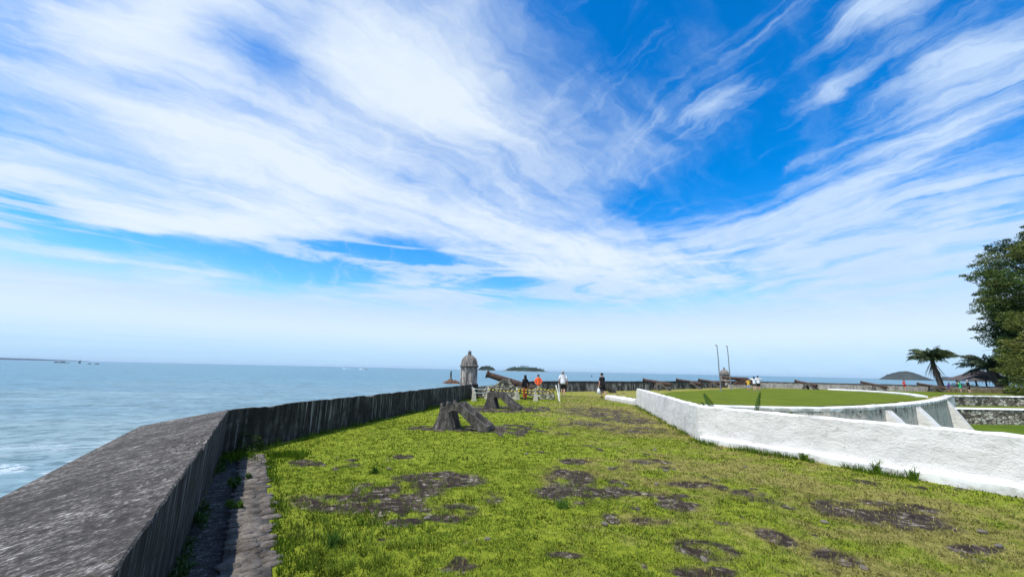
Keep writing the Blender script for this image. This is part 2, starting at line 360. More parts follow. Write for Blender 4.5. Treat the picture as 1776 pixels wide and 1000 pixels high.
mk_plain('tape_black', (.02, .02, .02), .5, .1, 20)
mk_plain('thatch', (.10, .085, .08), .95, .45, 4)
mk_plain('skin', (.44, .25, .175), .6, .08, 30)
mk_plain('skin_pale', (.58, .37, .28), .6, .08, 30)
mk_plain('hair_black', (.012, .010, .009), .6, .3, 60)
mk_plain('hair_grey', (.30, .28, .27), .7, .3, 60)
mk_plain('cloth_black', (.017, .017, .02), .9, .3, 30)
mk_plain('cloth_navy', (.015, .018, .04), .9, .3, 30)
mk_plain('cloth_white', (.72, .74, .80), .9, .08, 30)
mk_plain('cloth_orange', (.85, .12, .025), .9, .12, 30)
mk_plain('cloth_red', (.50, .03, .035), .9, .2, 30)
mk_plain('cloth_brick', (.42, .07, .035), .9, .2, 30)
mk_plain('cloth_yellow', (.72, .42, .05), .9, .15, 30)
mk_plain('cloth_pale_blue', (.38, .48, .72), .9, .12, 30)
mk_plain('cloth_green', (.03, .52, .20), .9, .15, 30)
mk_plain('cloth_purple', (.07, .035, .17), .9, .2, 30)
mk_plain('cloth_grey', (.20, .20, .22), .9, .2, 30)
mk_plain('plastic_white', (.75, .77, .78), .35, .06, 20, .5)
mk_plain('straw_tan', (.30, .25, .15), .95, .35, 3)
mk_plain('boat_hull', (.82, .84, .85), .4, .05, 2)
mk_dark_concrete('gutter_concrete', .75, .1)
# ------------------------------------------------------------------ geometry helpers
class MB:
    """collects shapes, links them as one mesh object"""
    def __init__(self): self.v = []; self.f = []; self.mi = []; self.cur = 0
    def add(self, vs, fs):
        k = len(self.v); self.v += [tuple(p) for p in vs]
        self.f += [tuple(i+k for i in f) for f in fs]; self.mi += [self.cur]*len(fs)
    def box(self, c, s, rz=0.0, taper=1.0):
        x, y, z = s[0]/2, s[1]/2, s[2]/2; cr, sr = math.cos(rz), math.sin(rz); vs = []
        for dz, t in ((-z, 1.0), (z, taper)):
            for dx, dy in ((-x, -y), (x, -y), (x, y), (-x, y)):
                vs.append((c[0]+(dx*cr-dy*sr)*t, c[1]+(dx*sr+dy*cr)*t, c[2]+dz))
        self.add(vs, [(3, 2, 1, 0), (4, 5, 6, 7), (0, 1, 5, 4), (1, 2, 6, 5), (2, 3, 7, 6), (3, 0, 4, 7)])
    def tube(self, pts, rad, n=8, cap=True, flat=1.0):
        pts = [Vector(p) for p in pts]
        if not isinstance(rad, (list, tuple)): rad = [rad]*len(pts)
        vs, fs = [], []; ref = None
        for i, p in enumerate(pts):
            t = (pts[min(i+1, len(pts)-1)]-pts[max(i-1, 0)]).normalized()
            if ref is None: ref = Vector((0, 0, 1)) if abs(t.z) < .9 else Vector((1, 0, 0))
            a = t.cross(ref).normalized(); b = a.cross(t).normalized(); ref = b
            for k in range(n):
                q = 2*math.pi*k/n; vs.append(p+a*(rad[i]*math.cos(q))+b*(rad[i]*flat*math.sin(q)))
        for i in range(len(pts)-1):
            for k in range(n):
                k2 = (k+1) % n; fs.append((i*n+k, i*n+k2, (i+1)*n+k2, (i+1)*n+k))
        if cap: fs.append(tuple(range(n))[::-1]); fs.append(tuple((len(pts)-1)*n+k for k in range(n)))
        self.add(vs, fs)
    def lathe(self, prof, n=24, M=None, rot=0.0):
        vs, fs = [], []
        for r, z in prof:
            for k in range(n):
                q = 2*math.pi*k/n+rot; p = Vector((r*math.cos(q), r*math.sin(q), z)); vs.append(M @ p if M else p)
        for i in range(len(prof)-1):
            for k in range(n):
                k2 = (k+1) % n; fs.append((i*n+k, i*n+k2, (i+1)*n+k2, (i+1)*n+k))
        fs.append(tuple(range(n))[::-1]); fs.append(tuple((len(prof)-1)*n+k for k in range(n)))
        self.add(vs, fs)
    def prism(self, poly, org, ax, ay, az, h):
        """poly in the (ax, ay) plane at org, thickened by h along az"""
        org, ax, ay, az = (Vector(q) for q in (org, ax, ay, az)); n = len(poly)
        vs = [org+ax*p[0]+ay*p[1] for p in poly]+[org+ax*p[0]+ay*p[1]+az*h for p in poly]
        fs = [tuple(range(n))[::-1], tuple(range(n, 2*n))]+[(i, (i+1) % n, (i+1) % n+n, i+n) for i in range(n)]
        self.add(vs, fs)
    def blob(self, c, s, seg=14, ring=9, rough=.0, seed=0):
        rr = random.Random(seed); vs, fs = [], []
        for i in range(ring+1):
            th = math.pi*i/ring
            for k in range(seg):
                q = 2*math.pi*k/seg; j = 1+rr.uniform(-rough, rough)
                vs.append((c[0]+s[0]*math.sin(th)*math.cos(q)*j, c[1]+s[1]*math.sin(th)*math.sin(q)*j, c[2]+s[2]*math.cos(th)*j))
        for i in range(ring):
            for k in range(seg):
                k2 = (k+1) % seg; fs.append((i*seg+k, (i+1)*seg+k, (i+1)*seg+k2, i*seg+k2))
        self.add(vs, fs)
    def build(self, name, mat, parent=None, smooth=False, bevel=0.0, rough=None):
        me = bpy.data.meshes.new(name); me.from_pydata(self.v, [], self.f)
        for m in (mat if isinstance(mat, (list, tuple)) else [mat]): me.materials.append(MATS[m])
        me.polygons.foreach_set('material_index', self.mi)
        bm = bmesh.new(); bm.from_mesh(me)
        bmesh.ops.recalc_face_normals(bm, faces=bm.faces)
        if bevel: bmesh.ops.bevel(bm, geom=[e for e in bm.edges if len(e.link_faces) == 2 and e.calc_face_angle(0) > .5], offset=bevel, segments=2, affect='EDGES', clamp_overlap=True)
        if rough:                                   # (cuts, amount): break up a clean outline
            long = [e for e in bm.edges]
            bmesh.ops.triangulate(bm, faces=[f for f in bm.faces if len(f.verts) > 4])
            for _ in range(rough[0]):
                bmesh.ops.subdivide_edges(bm, edges=[e for e in bm.edges if e.calc_length() > rough[2]], cuts=1, use_grid_fill=True)
            rr = random.Random(len(bm.verts))
            for v in bm.verts:
                if len(rough) > 3 and v.co.z < rough[3]: continue
                v.co += Vector((rr.uniform(-1, 1), rr.uniform(-1, 1), rr.uniform(-1, 1)))*rough[1]
        bm.to_mesh(me); bm.free()
        if smooth: me.polygons.foreach_set('use_smooth', [True]*len(me.polygons))
        if smooth == 'edges': me.set_sharp_from_angle(angle=R(33))
        return link(name, me, parent)
def link(name, me, parent=None):
    o = bpy.data.objects.new(name, me); COL.objects.link(o)
    if parent is not None: o.parent = parent
    return o
def tag(o, label=None, cat=None, group=None, kind=None):
    if label: o['label'] = label
    if cat: o['category'] = cat
    if group: o['group'] = group
    if kind: o['kind'] = kind
    return o
def empty(name, loc, rz=0.0, **kw):
    o = bpy.data.objects.new(name, None); COL.objects.link(o); o.location = loc; o.rotation_euler = (0, 0, rz)
    o.empty_display_size = .2
    return tag(o, **kw)
def copy_tree(o, parent=None):
    c = o.copy(); COL.objects.link(c); c.parent = parent
    for ch in list(o.children): copy_tree(ch, c)
    return c
def np_mesh(name, V, T, mat, cols=None, fattr=None):
    """triangle mesh straight from arrays"""
    me = bpy.data.meshes.new(name); V = np.ascontiguousarray(V, np.float32); T = np.ascontiguousarray(T, np.int32); k = T.shape[1]
    me.vertices.add(len(V)); me.vertices.foreach_set('co', V.ravel())
    me.loops.add(T.size); me.loops.foreach_set('vertex_index', T.ravel())
    me.polygons.add(len(T)); me.polygons.foreach_set('loop_start', np.arange(0, T.size, k, dtype=np.int32))
    me.update(calc_edges=True)
    if cols is not None:
        a = me.color_attributes.new('col', 'FLOAT_COLOR', 'POINT')
        c4 = np.ones((len(V), 4), np.float32); c4[:, :3] = cols; a.data.foreach_set('color', c4.ravel())
    for n, arr in (fattr or {}).items():
        a = me.attributes.new(n, 'FLOAT', 'POINT'); a.data.foreach_set('value', np.ascontiguousarray(arr, np.float32))
    me.materials.append(MATS[mat]); return me

# value noise shared by turf, blades and rough surfaces
def _h(ix, iy, s): 
    n = (ix*374761393+iy*668265263+s*144665) & 0x7fffffff
    n = ((n ^ (n >> 13))*1274126177) & 0x7fffffff
    return ((n ^ (n >> 16)) & 0xffff)/65535.0
def vnoise(x, y, s=0):
    ix = np.floor(x).astype(np.int64); iy = np.floor(y).astype(np.int64); fx = x-ix; fy = y-iy
    fx = fx*fx*(3-2*fx); fy = fy*fy*(3-2*fy)
    a, b, c, d = _h(ix, iy, s), _h(ix+1, iy, s), _h(ix, iy+1, s), _h(ix+1, iy+1, s)
    return (a*(1-fx)+b*fx)*(1-fy)+(c*(1-fx)+d*fx)*fy
def fbm(x, y, f, o=4, s=0, g=.55):
    t = np.zeros_like(x, dtype=float); a = 1.0; n = 0.0
    for i in range(o): t += a*vnoise(x*f, y*f, s+i*17); n += a; a *= g; f *= 2.03
    return t/n
def inside(P, x, y):
    r = np.zeros(x.shape, bool); n = len(P)
    for i in range(n):
        (x1, y1), (x2, y2) = P[i], P[(i+1) % n]
        if y1 == y2: continue
        r ^= ((y1 > y) != (y2 > y)) & (x < (x2-x1)*(y-y1)/(y2-y1)+x1)
    return r

# ------------------------------------------------------------------ plan of the fort (metres, camera over the origin)
PA = [(2.05, -4.0), (-5.57, 8.0)]                       # inner foot of the near parapet
PB = [(-5.57, 8.0), (-2.05, 25.6)]                      # second stretch, up to the turret
PC = [(-1.7, 26.0), (1.2, 32.0), (6.0, 36.0), (12.3, 39.9), (20.5, 47.2), (29.0, 55.2), (33.0, 58.6)]
PD = [(33.0, 58.6), (37.5, 57.9), (70.0, 57.2), (120.0, 57.0)]
WA = [(6.95, 21.8), (5.75, 14.6), (5.1, 10.9)]          # white wall, far leg
WB = [(5.1, 10.9), (6.52, 8.75), (8.1, 6.35), (11.4, 1.4)]   # near leg
RIM = [(6.9, 21.9), (8.6, 22.95), (11.0, 23.0), (13.7, 22.9), (15.7, 22.8), (17.9, 23.15), (21.2, 24.6), (25.0, 26.75), (27.6, 28.3), (30.2, 30.0), (35.5, 33.75), (41.3, 38.3)]
UPW = [(41.3, 38.3), (50.3, 45.8), (55.9, 47.1), (61.5, 47.5), (110, 50)]
FORT = [(2.05-.25, -4.2), (-5.9, 8.0), (-2.35, 25.6), (-1.9, 26.3), (1.0, 32.4), (5.8, 36.4), (12.1, 40.3), (20.3, 47.6), (28.8, 55.6), (33, 59), (37.6, 58.3), (120, 57.6), (120, -4.2)]
MOAT = [(6.95, 21.8), (5.9, 14.6), (5.3, 10.95), (6.68, 8.85), (8.3, 6.4), (11.6, 1.3), (112, 1.3)]+UPW[::-1]+RIM[::-1][1:]
CH_IN = [(-5.17, 8.05), (-2.33, 3.68), (1.55, -2.35)]; CH_OUT = [(-4.80, 8.12), (-1.95, 3.72), (1.95, -2.3)]
CHAN = [(-5.57, 8.02), (-5.17, 8.05), (2.3, -3.6), (2.0, -4)]
KERB = [(-5.17, 8.05), (-4.78, 8.12), (2.75, -3.6), (2.3, -3.6)]

PATCH = [(-2.45,5.62,.48,.41,.065),(-1.67,5.85,.7,.74,.067),(-1.13,6.78,.74,.47,.078),(-1.2,4.94,.23,.14,.056),(-.79,5.29,.43,.32,.06),(1.03,7.13,.45,.45,.08),(1.12,6.27,.79,.46,.07),(-.21,5.95,.18,.26,.068),(4.97,5.62,.89,.63,.059),(4.68,5.79,.5,.31,.062),(5.08,5.12,.44,.24,.054),(3.0,4.76,.17,.24,.051),(2.05,4.41,.33,.29,.048),(1.8,3.95,.32,.13,.042),(3.29,4.3,.24,.2,.046),(1.76,5.16,.25,.15,.057),(4.01,18.01,1.92,2.55,.199),(2.51,13.89,1.03,1.05,.157),(4.52,15.36,1.17,1.47,.169),(4.13,12.82,1.16,1.02,.142),(2.91,8.36,.49,.31,.093),(-3.89,7.72,.23,.18,.093),(-2.85,7.54,.2,.17,.09),(2.92,6.81,.39,.2,.075),(1.36,8.21,.35,.25,.093),(3.68,6.35,.28,.2,.069),(2.37,5.75,.33,.19,.063),(6.16,7.16,.21,.19,.076),(.58,4.23,.2,.07,.046),(-.41,3.96,.16,.06,.044),(4.99,4.57,.33,.12,.048),(-2.14,8.39,.23,.21,.099)]
PAD1 = [(-3.1, 11.9), (-2.7, 12.75), (-1.4, 12.9), (.93, 13.9), (.42, 11.05), (-.25, 10.95), (-.35, 11.6), (-2.0, 11.65)]
PAD2 = [(-2.3, 19.8), (-1.2, 20.3), (2.1, 20.4), (1.8, 17.9), (-.5, 16.8), (-1.9, 17.6)]

def stone_mask(x, y):
    wx = (fbm(x, y, 1.9, 5, 3)-.5)*1.1; wy = (fbm(x, y, 1.9, 5, 9)-.5)*1.1
    m = np.zeros_like(x)
    for cx, cy, rx, ry, an in PATCH:
        k = .55 if ry < .35 else 1.0
        dx, dy = x+wx*k*min(rx, 1)-cx, y+wy*k*min(ry, 1)-cy; c, s = math.cos(an), math.sin(an)
        q = ((dx*c+dy*s)/rx)**2+((-dx*s+dy*c)/ry)**2
        far = .72 if cy > 11 else 1.0
        m = np.maximum(m, np.clip((1.5-q)*.95, 0, 1)*far)
    n = fbm(x, y, 3.4, 5, 21); n2 = fbm(x, y, .55, 3, 33)
    m = m*np.clip((n-.22)*3.3, .08, 1.1)
    right = np.clip((x+1.2)/4, 0, 1)*.045
    m = np.maximum(m, np.clip((fbm(x, y, 2.3, 5, 41)+n2*.25+right-.84)*9, 0, 1))
    for P in (PAD1, PAD2):
        e = (fbm(x, y, 4, 3, 5)-.5)*.22; e2 = (fbm(x, y, 4, 3, 6)-.5)*.22
        m = np.maximum(m, inside(P, x+e, y+e2)*np.clip((fbm(x, y, 2.4, 4, 55)-.34)*7, .1, 1))
    return m
def dry_tone(x, y):
    t = np.clip((x+1.0)/5.0, 0, 1)*.68+np.clip((y-9)/30, 0, 1)*.25
    near = np.zeros_like(t)
    for cx, cy, rx, ry, an in PATCH: near = np.maximum(near, np.exp(-(((x-cx)/(rx*1.35))**2+((y-cy)/(ry*1.5))**2)))
    return np.clip(t+near*.42+(fbm(x, y, .8, 4, 71)-.5)*1.2+(fbm(x, y, 3.1, 3, 75)-.5)*.9, 0, 1)

def build_ground():
    na, nr = 1100, 430
    th = np.linspace(R(-80), R(82), na); r = .5*np.exp(np.linspace(0, math.log(135/.5), nr))
    A, Rr = np.meshgrid(th, r); x = (Rr*np.sin(A)).ravel(); y = (Rr*np.cos(A)).ravel()
    sm = stone_mask(x, y); z = (fbm(x, y, 2.0, 4, 81)-.5)*.035+(fbm(x, y, 9.0, 3, 85)-.5)*.02
    z = z*np.clip(1.3-np.hypot(x, y)/40, .2, 1)-.012*sm
    idx = np.arange(na*nr).reshape(nr, na)
    q = np.stack([idx[:-1, :-1], idx[:-1, 1:], idx[1:, 1:], idx[1:, :-1]], -1).reshape(-1, 4)
    cx = x[q].mean(1); cy = y[q].mean(1)
    keep = inside(FORT, cx, cy) & ~inside(MOAT, cx, cy) & ~inside(CHAN, cx, cy) & ~inside([(-5.1, 7.98), (-4.86, 8.05), (2.6, -3.6), (2.4, -3.6)], cx, cy)
    q = q[keep][:, ::-1]
    used = np.unique(q); remap = -np.ones(na*nr, int); remap[used] = np.arange(len(used))
    me = np_mesh('ground', np.stack([x, y, z], 1)[used], remap[q], 'turf_and_paving', fattr={'stone': sm[used], 'tone': dry_tone(x[used], y[used])})
    me.polygons.foreach_set('use_smooth', [True]*len(me.polygons))
    return tag(link('ground', me), 'uneven turf of the fort platform with worn patches of bare paving', kind='structure')
build_ground()

def blades(x, y, z, ln, wd, col, lean=.7):
    """five-point blades: base pair, middle pair, tip"""
    n = len(x); a = rng.uniform(0, 2*math.pi, n); b = rng.uniform(0, 2*math.pi, n); le = rng.uniform(.15, 1, n)*lean
    cx, sx = np.cos(a)*wd/2, np.sin(a)*wd/2; dx, dy = np.cos(b)*ln*le, np.sin(b)*ln*le
    h = ln*np.sqrt(np.maximum(.08, 1-le**2*.8))
    V = np.zeros((n, 5, 3), np.float32)
    V[:, 0] = np.stack([x-cx, y-sx, z-.01], 1); V[:, 1] = np.stack([x+cx, y+sx, z-.01], 1)
    mx, my, mz = x+dx*.38, y+dy*.38, z+h*.62
    V[:, 2] = np.stack([mx+cx*.75, my+sx*.75, mz], 1); V[:, 3] = np.stack([mx-cx*.75, my-sx*.75, mz], 1)
    V[:, 4] = np.stack([x+dx, y+dy, z+h], 1)
    k = (np.arange(n)*5)[:, None, None]; T = (np.array([[0, 1, 2], [0, 2, 3], [3, 2, 4]])[None]+k).reshape(-1, 3)
    return V.reshape(-1, 3), T, np.repeat(col, 5, 0)
def blade_color(x, y, long=0.0):
    n = len(x); t = dry_tone(x, y)+rng.normal(0, .16, n); t = np.clip((t-.35)*1.5, 0, 1)[:, None]
    g = np.array([.105, .168, .018])[None]*rng.uniform(.35, 1.5, (n, 1)); g2 = np.array([.195, .262, .034])[None]*rng.uniform(.6, 1.4, (n, 1))
    m = np.clip((fbm(x, y, 1.6, 3, 91)-.3)*2.2, 0, 1)[:, None]
    g = g*(1-m)+g2*m; dry = np.array([.38, .31, .12])[None]*rng.uniform(.6, 1.3, (n, 1))
    k = np.clip(.54+(fbm(x, y, 17, 3, 131)-.28)*1.95, .45, 1.6)[:, None]      # brightness contrast of self-shaded tufts, put into the blade colour
    return np.clip((g*(1-t*.85)+dry*t*.85)*k, 0, 1)
def build_grass():
    Vs, Ts, Cs = [], [], []; off = 0
    for r0, r1, dens, l0, l1, w in ((2.3, 4.5, 6500, .010, .034, .006), (4.5, 8, 3000, .012, .036, .009), (8, 14, 900, .014, .04, .016), (14, 30, 170, .02, .05, .03)):
        ar = (r1*r1-r0*r0)/2*R(128); n = int(ar*dens)
        r = np.sqrt(rng.uniform(r0*r0, r1*r1, n)); a = rng.uniform(R(-64), R(64), n); x, y = r*np.sin(a), r*np.cos(a)
        ok = inside(FORT, x-.0, y) & ~inside(MOAT, x, y) & ~inside(CHAN, x, y) & ~inside(KERB, x, y)
        # keep clear of the walls' feet and of the bare paving
        x, y = x[ok], y[ok]; sm = stone_mask(x, y)
        cl = fbm(x, y, 7, 3, 61)
        ok = (rng.uniform(0, 1, len(x)) > np.clip((sm-.06)*1.05, 0, .88)) & (rng.uniform(0, 1, len(x)) < np.clip(.25+(cl-.3)*2.6, .2, 1))
        x, y, cl = x[ok], y[ok], cl[ok]
        lush = np.clip(1.0-(x+1.9)/1.9, 0, 1)*np.clip(1-(y-4.2)/1.6, 0, 1)
        ln = rng.uniform(l0, l1, len(x))*(.55+cl*.9)*(1+lush*1.2)
        z = (fbm(x, y, 2.0, 4, 81)-.5)*.035+(fbm(x, y, 9.0, 3, 85)-.5)*.02
        V, T, C = blades(x, y, z, ln, w*(1+lush*.3), blade_color(x, y)*(1-.18*lush[:, None]), 1.0)
        Vs.append(V); Ts.append(T+off); Cs.append(C); off += len(V)
    # taller wisps along the feet of the walls
    for line, n, spread, l0, l1 in ((PB, 2600, .22, .06, .20), (WB[:3], 2200, .16, .05, .16), (WA, 1500, .16, .05, .14), ([(-5.5, 8.1), (-4.0, 8.35)], 1800, .3, .05, .16), (CH_OUT, 2500, .10, .03, .09)):
        k = rng.uniform(0, 1, n)*(len(line)-1); i = np.minimum(k.astype(int), len(line)-2); f = (k-i)[:, None]; L = np.array(line)
        p = L[i]*(1-f)+L[i+1]*f
        sgn = 1 if line is not WA and line[0] != WB[0] else -1
        d = L[1]-L[0]; nn = np.array([d[1], -d[0]])/np.hypot(*d)
        if (line[0] == WB[0]) or line is WA: nn = -nn if nn[0] > 0 else nn
        elif nn[0] < 0: nn = -nn
        s = np.abs(rng.normal(0, 1, n))[:, None]*spread; base = .17 if line[0] == WB[0] else .0
        p = p+nn*(s+base); cl = fbm(p[:, 0], p[:, 1], 2.2, 3, 65); ok = (cl > .46) & inside(FORT, p[:, 0], p[:, 1]); p = p[ok]
        V, T, C = blades(p[:, 0], p[:, 1], np.zeros(len(p)), rng.uniform(l0, l1, len(p)), .012, np.array([.075, .135, .012])[None]*rng.uniform(.6, 1.5, (len(p), 1)), .8)
        Vs.append(V); Ts.append(T+off); Cs.append(C); off += len(V)
    me = np_mesh('grass', np.concatenate(Vs), np.concatenate(Ts), 'grass_blade', np.concatenate(Cs))
    return tag(link('grass', me), 'short patchy lawn grass, bright green to straw brown', 'grass', kind='stuff')
build_grass()

# ------------------------------------------------------------------ sea, headlands
def sea():
    rs = [0]+list(10*np.exp(np.linspace(0, math.log(3300), 40))); n = 96; vs, fs = [], []
    for r in rs:
        for k in range(n): vs.append((r*math.cos(2*math.pi*k/n), r*math.sin(2*math.pi*k/n), -6.0))
    for i in range(len(rs)-1):
        for k in range(n): fs.append((i*n+k, (i+1)*n+k, (i+1)*n+(k+1) % n, i*n+(k+1) % n))
    me = bpy.data.meshes.new('sea'); me.from_pydata(vs, [], fs); me.materials.append(MATS['sea_water'])
    tag(link('sea', me), 'wide blue grey sea with small waves', kind='structure')
sea()

def ridge(name, pts, depth, mat, label, kind='structure', seed=3, bump=.06, seg=60, parent=None):
    """a hill: crest heights over its length (x, y, z), falling off to the front and the back"""
    P = [Vector(p) for p in pts]; rr = random.Random(seed); m = MB(); rows = 9; vs = []; fs = []
    dirv = (P[-1]-P[0]); dirv.z = 0; dirv.normalize(); nv = Vector((-dirv.y, dirv.x, 0)); top = max(p.z for p in P)+6
    for i in range(seg+1):
        t = i/seg*(len(P)-1); a = min(int(t), len(P)-2); f = t-a; f = f*f*(3-2*f) if name != 'coast' else f
        p = P[a].lerp(P[a+1], f); hgt = p.z+6
        for k in range(rows+1):
            q = k/rows*2-1; w = math.cos(q*math.pi/2)**.8
            j = rr.uniform(-1, 1)*bump*hgt*(1 if 0 < k < rows else 0)
            vs.append((p.x+nv.x*depth*q, p.y+nv.y*depth*q, -6.3+max(0, hgt*w+j)))
    for i in range(seg):
        for k in range(rows): a = i*(rows+1)+k; fs.append((a, a+1, a+rows+2, a+rows+1))
    m.add(vs, fs); o = m.build(name, mat, parent, smooth=True)
    return tag(o, label, kind=kind)
# ------------------------------------------------------------------ offshore
ridge('headland', [(2735.6, 2918.3, -5), (2774.5, 2881.3, 33), (2819.7, 2837.2, 54), (2848, 2809, 55), (2879.4, 2776.5, 40), (2906.3, 2748.3, 17), (2936.7, 2715.8, -5)], 160, 'headland_scrub', 'rounded scrub covered headland across the water', seed=1, bump=.05)
ridge('headland', [(3383, 3116, -5), (3406, 3091, 26), (3436, 3057, 23), (3466, 3024, 29), (3489, 2998, 0)], 140, 'headland_scrub', 'low far headland behind the palm trunk', seed=2, bump=.04)
ridge('headland', [(2878, 2480, -5), (2902, 2453, 25), (2928, 2421, 50), (2964, 2377, 68), (3025, 2299, 82), (3112, 2180, 95), (3400, 1700, 40)], 150, 'headland_scrub', 'dark headland rising behind the trees', seed=3, bump=.04)
ridge('coast', [(-13500, 4600, 70), (-12370, 6555, 52), (-11092, 8541, 34), (-10793, 8917, 28), (-10451, 9315, 14), (-10130, 9663, -6)], 300, 'far_coast', 'thin blue strip of far coast on the horizon', seed=4, bump=.05)

def leaf_cloud(cent, size, n, ls, flat=1.0, seed=0, up=.35):
    """n leaf quads spread through an uneven ellipsoid (denser outside); returns V, T"""
    g = np.random.default_rng(seed); d = g.normal(0, 1, (n, 3)); d /= np.linalg.norm(d, axis=1)[:, None]
    r = g.uniform(0, 1, n)**.45; p = d*r[:, None]*np.array(size)[None]+np.array(cent)[None]
    a = g.normal(0, 1, (n, 3)); a[:, 2] *= flat; a /= np.linalg.norm(a, axis=1)[:, None]
    b = np.cross(a, g.normal(0, 1, (n, 3))+np.array([0, 0, up])); b /= np.linalg.norm(b, axis=1)[:, None]+1e-6
    L = (ls*g.uniform(.55, 1.3, n))[:, None]; W = L*.36
    V = np.stack([p-a*L, p-b*W, p+a*L, p+b*W], 1).reshape(-1, 3); k = (np.arange(n)*4)[:, None]
    return V, np.concatenate([k+np.array([[0, 1, 2]]), k+np.array([[0, 2, 3]])])
def leaf_mesh(name, parts, mat, parent, seed=0, spread=.35):
    g = np.random.default_rng(seed); Vs, Ts, Cs = [], [], []; off = 0
    for V, T, col in parts:
        n = len(V)//4; c = np.array(col)[None]*g.uniform(1-spread, 1+spread, (n, 1))
        Vs.append(V); Ts.append(T+off); Cs.append(np.repeat(c, 4, 0)); off += len(V)
    return link(name, np_mesh(name, np.concatenate(Vs), np.concatenate(Ts), mat, np.concatenate(Cs)), parent)

def island(pts, depth, label, wlabel, seed, npalm):
    o = ridge('island', pts, depth, 'coast_green', label, seed=seed, bump=.05)
    rr = random.Random(seed); parts = []; P = [Vector(p) for p in pts]; L = len(P)-1
    for i in range(150):
        t = rr.uniform(.12, .88)*L; a = int(t); f = t-a; p = P[a].lerp(P[a+1], f); q = rr.uniform(-.75, .75)
        h = (p.z+6)*math.cos(q*math.pi/2)**.8; s = rr.uniform(8, 15)
        col = rr.choice([(.045, .075, .03), (.03, .055, .025), (.06, .085, .035), (.035, .05, .035)])
        parts.append((*leaf_cloud((p.x, p.y+depth*q, -6+h*.92), (s*1.3, s*1.3, s*.75), 110, 3.0, seed=seed*997+i), col))
    for i in range(npalm):                       # the taller palms that break the skyline
        t = rr.uniform(.1, .9)*L; a = int(t); p = P[a].lerp(P[a+1], t-a); hh = rr.uniform(7, 13)
        parts.append((*leaf_cloud((p.x, p.y, p.z+hh), (5, 5, 2.6), 45, 3.2, seed=seed*31+i), (.03, .05, .03)))
        parts.append((*leaf_cloud((p.x, p.y, p.z+hh*.5), (.8, .8, hh*.5), 70, 1.4, seed=seed*37+i), (.06, .055, .05)))
    w = leaf_mesh('woods', parts, 'leaf', None, seed)
    tag(w, wlabel, 'woods', kind='stuff')
    m = MB(); rng2 = random.Random(seed+5)
    for i in range(26):
        t = rng2.uniform(0, 1)*L; a = min(int(t), L-1); p = P[a].lerp(P[a+1], t-a)
        m.blob((p.x, p.y-depth*.97, -6), (rng2.uniform(4, 12), 3, rng2.uniform(1.5, 4)), 7, 5, .2, i)
    tag(m.build('shore_rock', 'island_rock'), 'pale bare rock rim along the foot of '+('the small island' if npalm < 10 else 'the larger island'), kind='structure')
def mk_leaf(name, tr=.3):
    N = material(name); c = N.attr('col'); d = N.n('ShaderNodeBsdfDiffuse'); N.lk(c, d.inputs[0]); t = N.n('ShaderNodeBsdfTranslucent'); N.lk(c, t.inputs[0])
    g = N.n('ShaderNodeBsdfGlossy'); g.inputs['Roughness'].default_value = .45; g.inputs['Color'].default_value = (.3, .32, .28, 1)
    mx = N.n('ShaderNodeMixShader'); mx.inputs[0].default_value = tr; N.lk(d.outputs[0], mx.inputs[1]); N.lk(t.outputs[0], mx.inputs[2])
    m2 = N.n('ShaderNodeMixShader'); m2.inputs[0].default_value = .05; N.lk(mx.outputs[0], m2.inputs[1]); N.lk(g.outputs[0], m2.inputs[2])
    o = N.n('ShaderNodeOutputMaterial'); N.lk(m2.outputs[0], o.inputs[0])
mk_leaf('leaf')
island([(-294, 3588, -5), (-259, 3590, 20), (-212, 3594, 34), (-175, 3596, 20), (-131, 3598, -5)], 70, 'small wooded island right of the near turret', 'trees over the small island', 21, 6)
island([(-72, 3500, -5), (-5, 3500, 14), (36, 3500, 24), (102, 3498, 29), (205, 3494, 27), (271, 3489, 11), (345, 3483, -5)], 90, 'larger wooded island in the middle of the horizon', 'trees and palms over the larger island', 22, 22)

m = MB()
for i in range(40):
    rr = random.Random(i+50); m.box((rr.uniform(-60, 330), 3400+rr.uniform(-5, 5), -5.9), (rr.uniform(6, 30), 3, rr.uniform(.5, 2.2)), rr.uniform(-.1, .1), .6)
for i in range(14):
    rr = random.Random(i+90); m.box((rr.uniform(-290, -140), 3510+rr.uniform(-5, 5), -5.9), (rr.uniform(6, 25), 3, rr.uniform(.5, 2.5)), rr.uniform(-.1, .1), .6)
tag(m.build('foam', 'foam_white'), 'white surf breaking at the feet of the islands', 'surf', kind='stuff')

def rocks(name, c, sizes, mat, label, group=None):
    m = MB(); rr = random.Random(int(c[0]))
    for dx, dy, sx, sy, sz in sizes: m.blob((c[0]+dx, c[1]+dy, -6), (sx, sy, sz), 11, 8, .2, rr.randint(0, 999))
    return tag(m.build(name, mat), label, 'rock', group)
rocks('rock', (-1569, 1373), [(-14, 0, 9, 4, 3.4), (0, 6, 9, 5, 4.4), (14, 0, 6, 4, 2.6), (22, 4, 5, 3, 1.6)], 'rock_dark', 'long dark rock breaking the sea at the far left')
o = rocks('rock', (-1535, 1402), [(0, 0, 4, 3, 3), (1, 0, 2.2, 2, 9)], 'rock_dark', 'narrow upright dark rock beside the long one at far left')
rocks('rock', (-1161, 1094), [(-8, 0, 5, 3, 2), (6, 6, 6, 3, 2.2)], 'rock_dark', 'pair of small low dark rocks in the left sea')
rocks('rock', (-32.4, 218), [(-2.6, 0, 1.8, 1.5, 1.2), (-.6, .4, 2.6, 2.2, 2.2), (2.2, 0, 2.4, 1.8, 1.7), (5.2, .5, 1.9, 1.5, .9)], 'rock_red_brown', 'reddish brown sea rock carrying a beacon left of the near turret')
b = empty('beacon', (-32.7, 218, -4.1), label='dark pillar beacon with a pale foot on the reddish sea rock', cat='beacon')
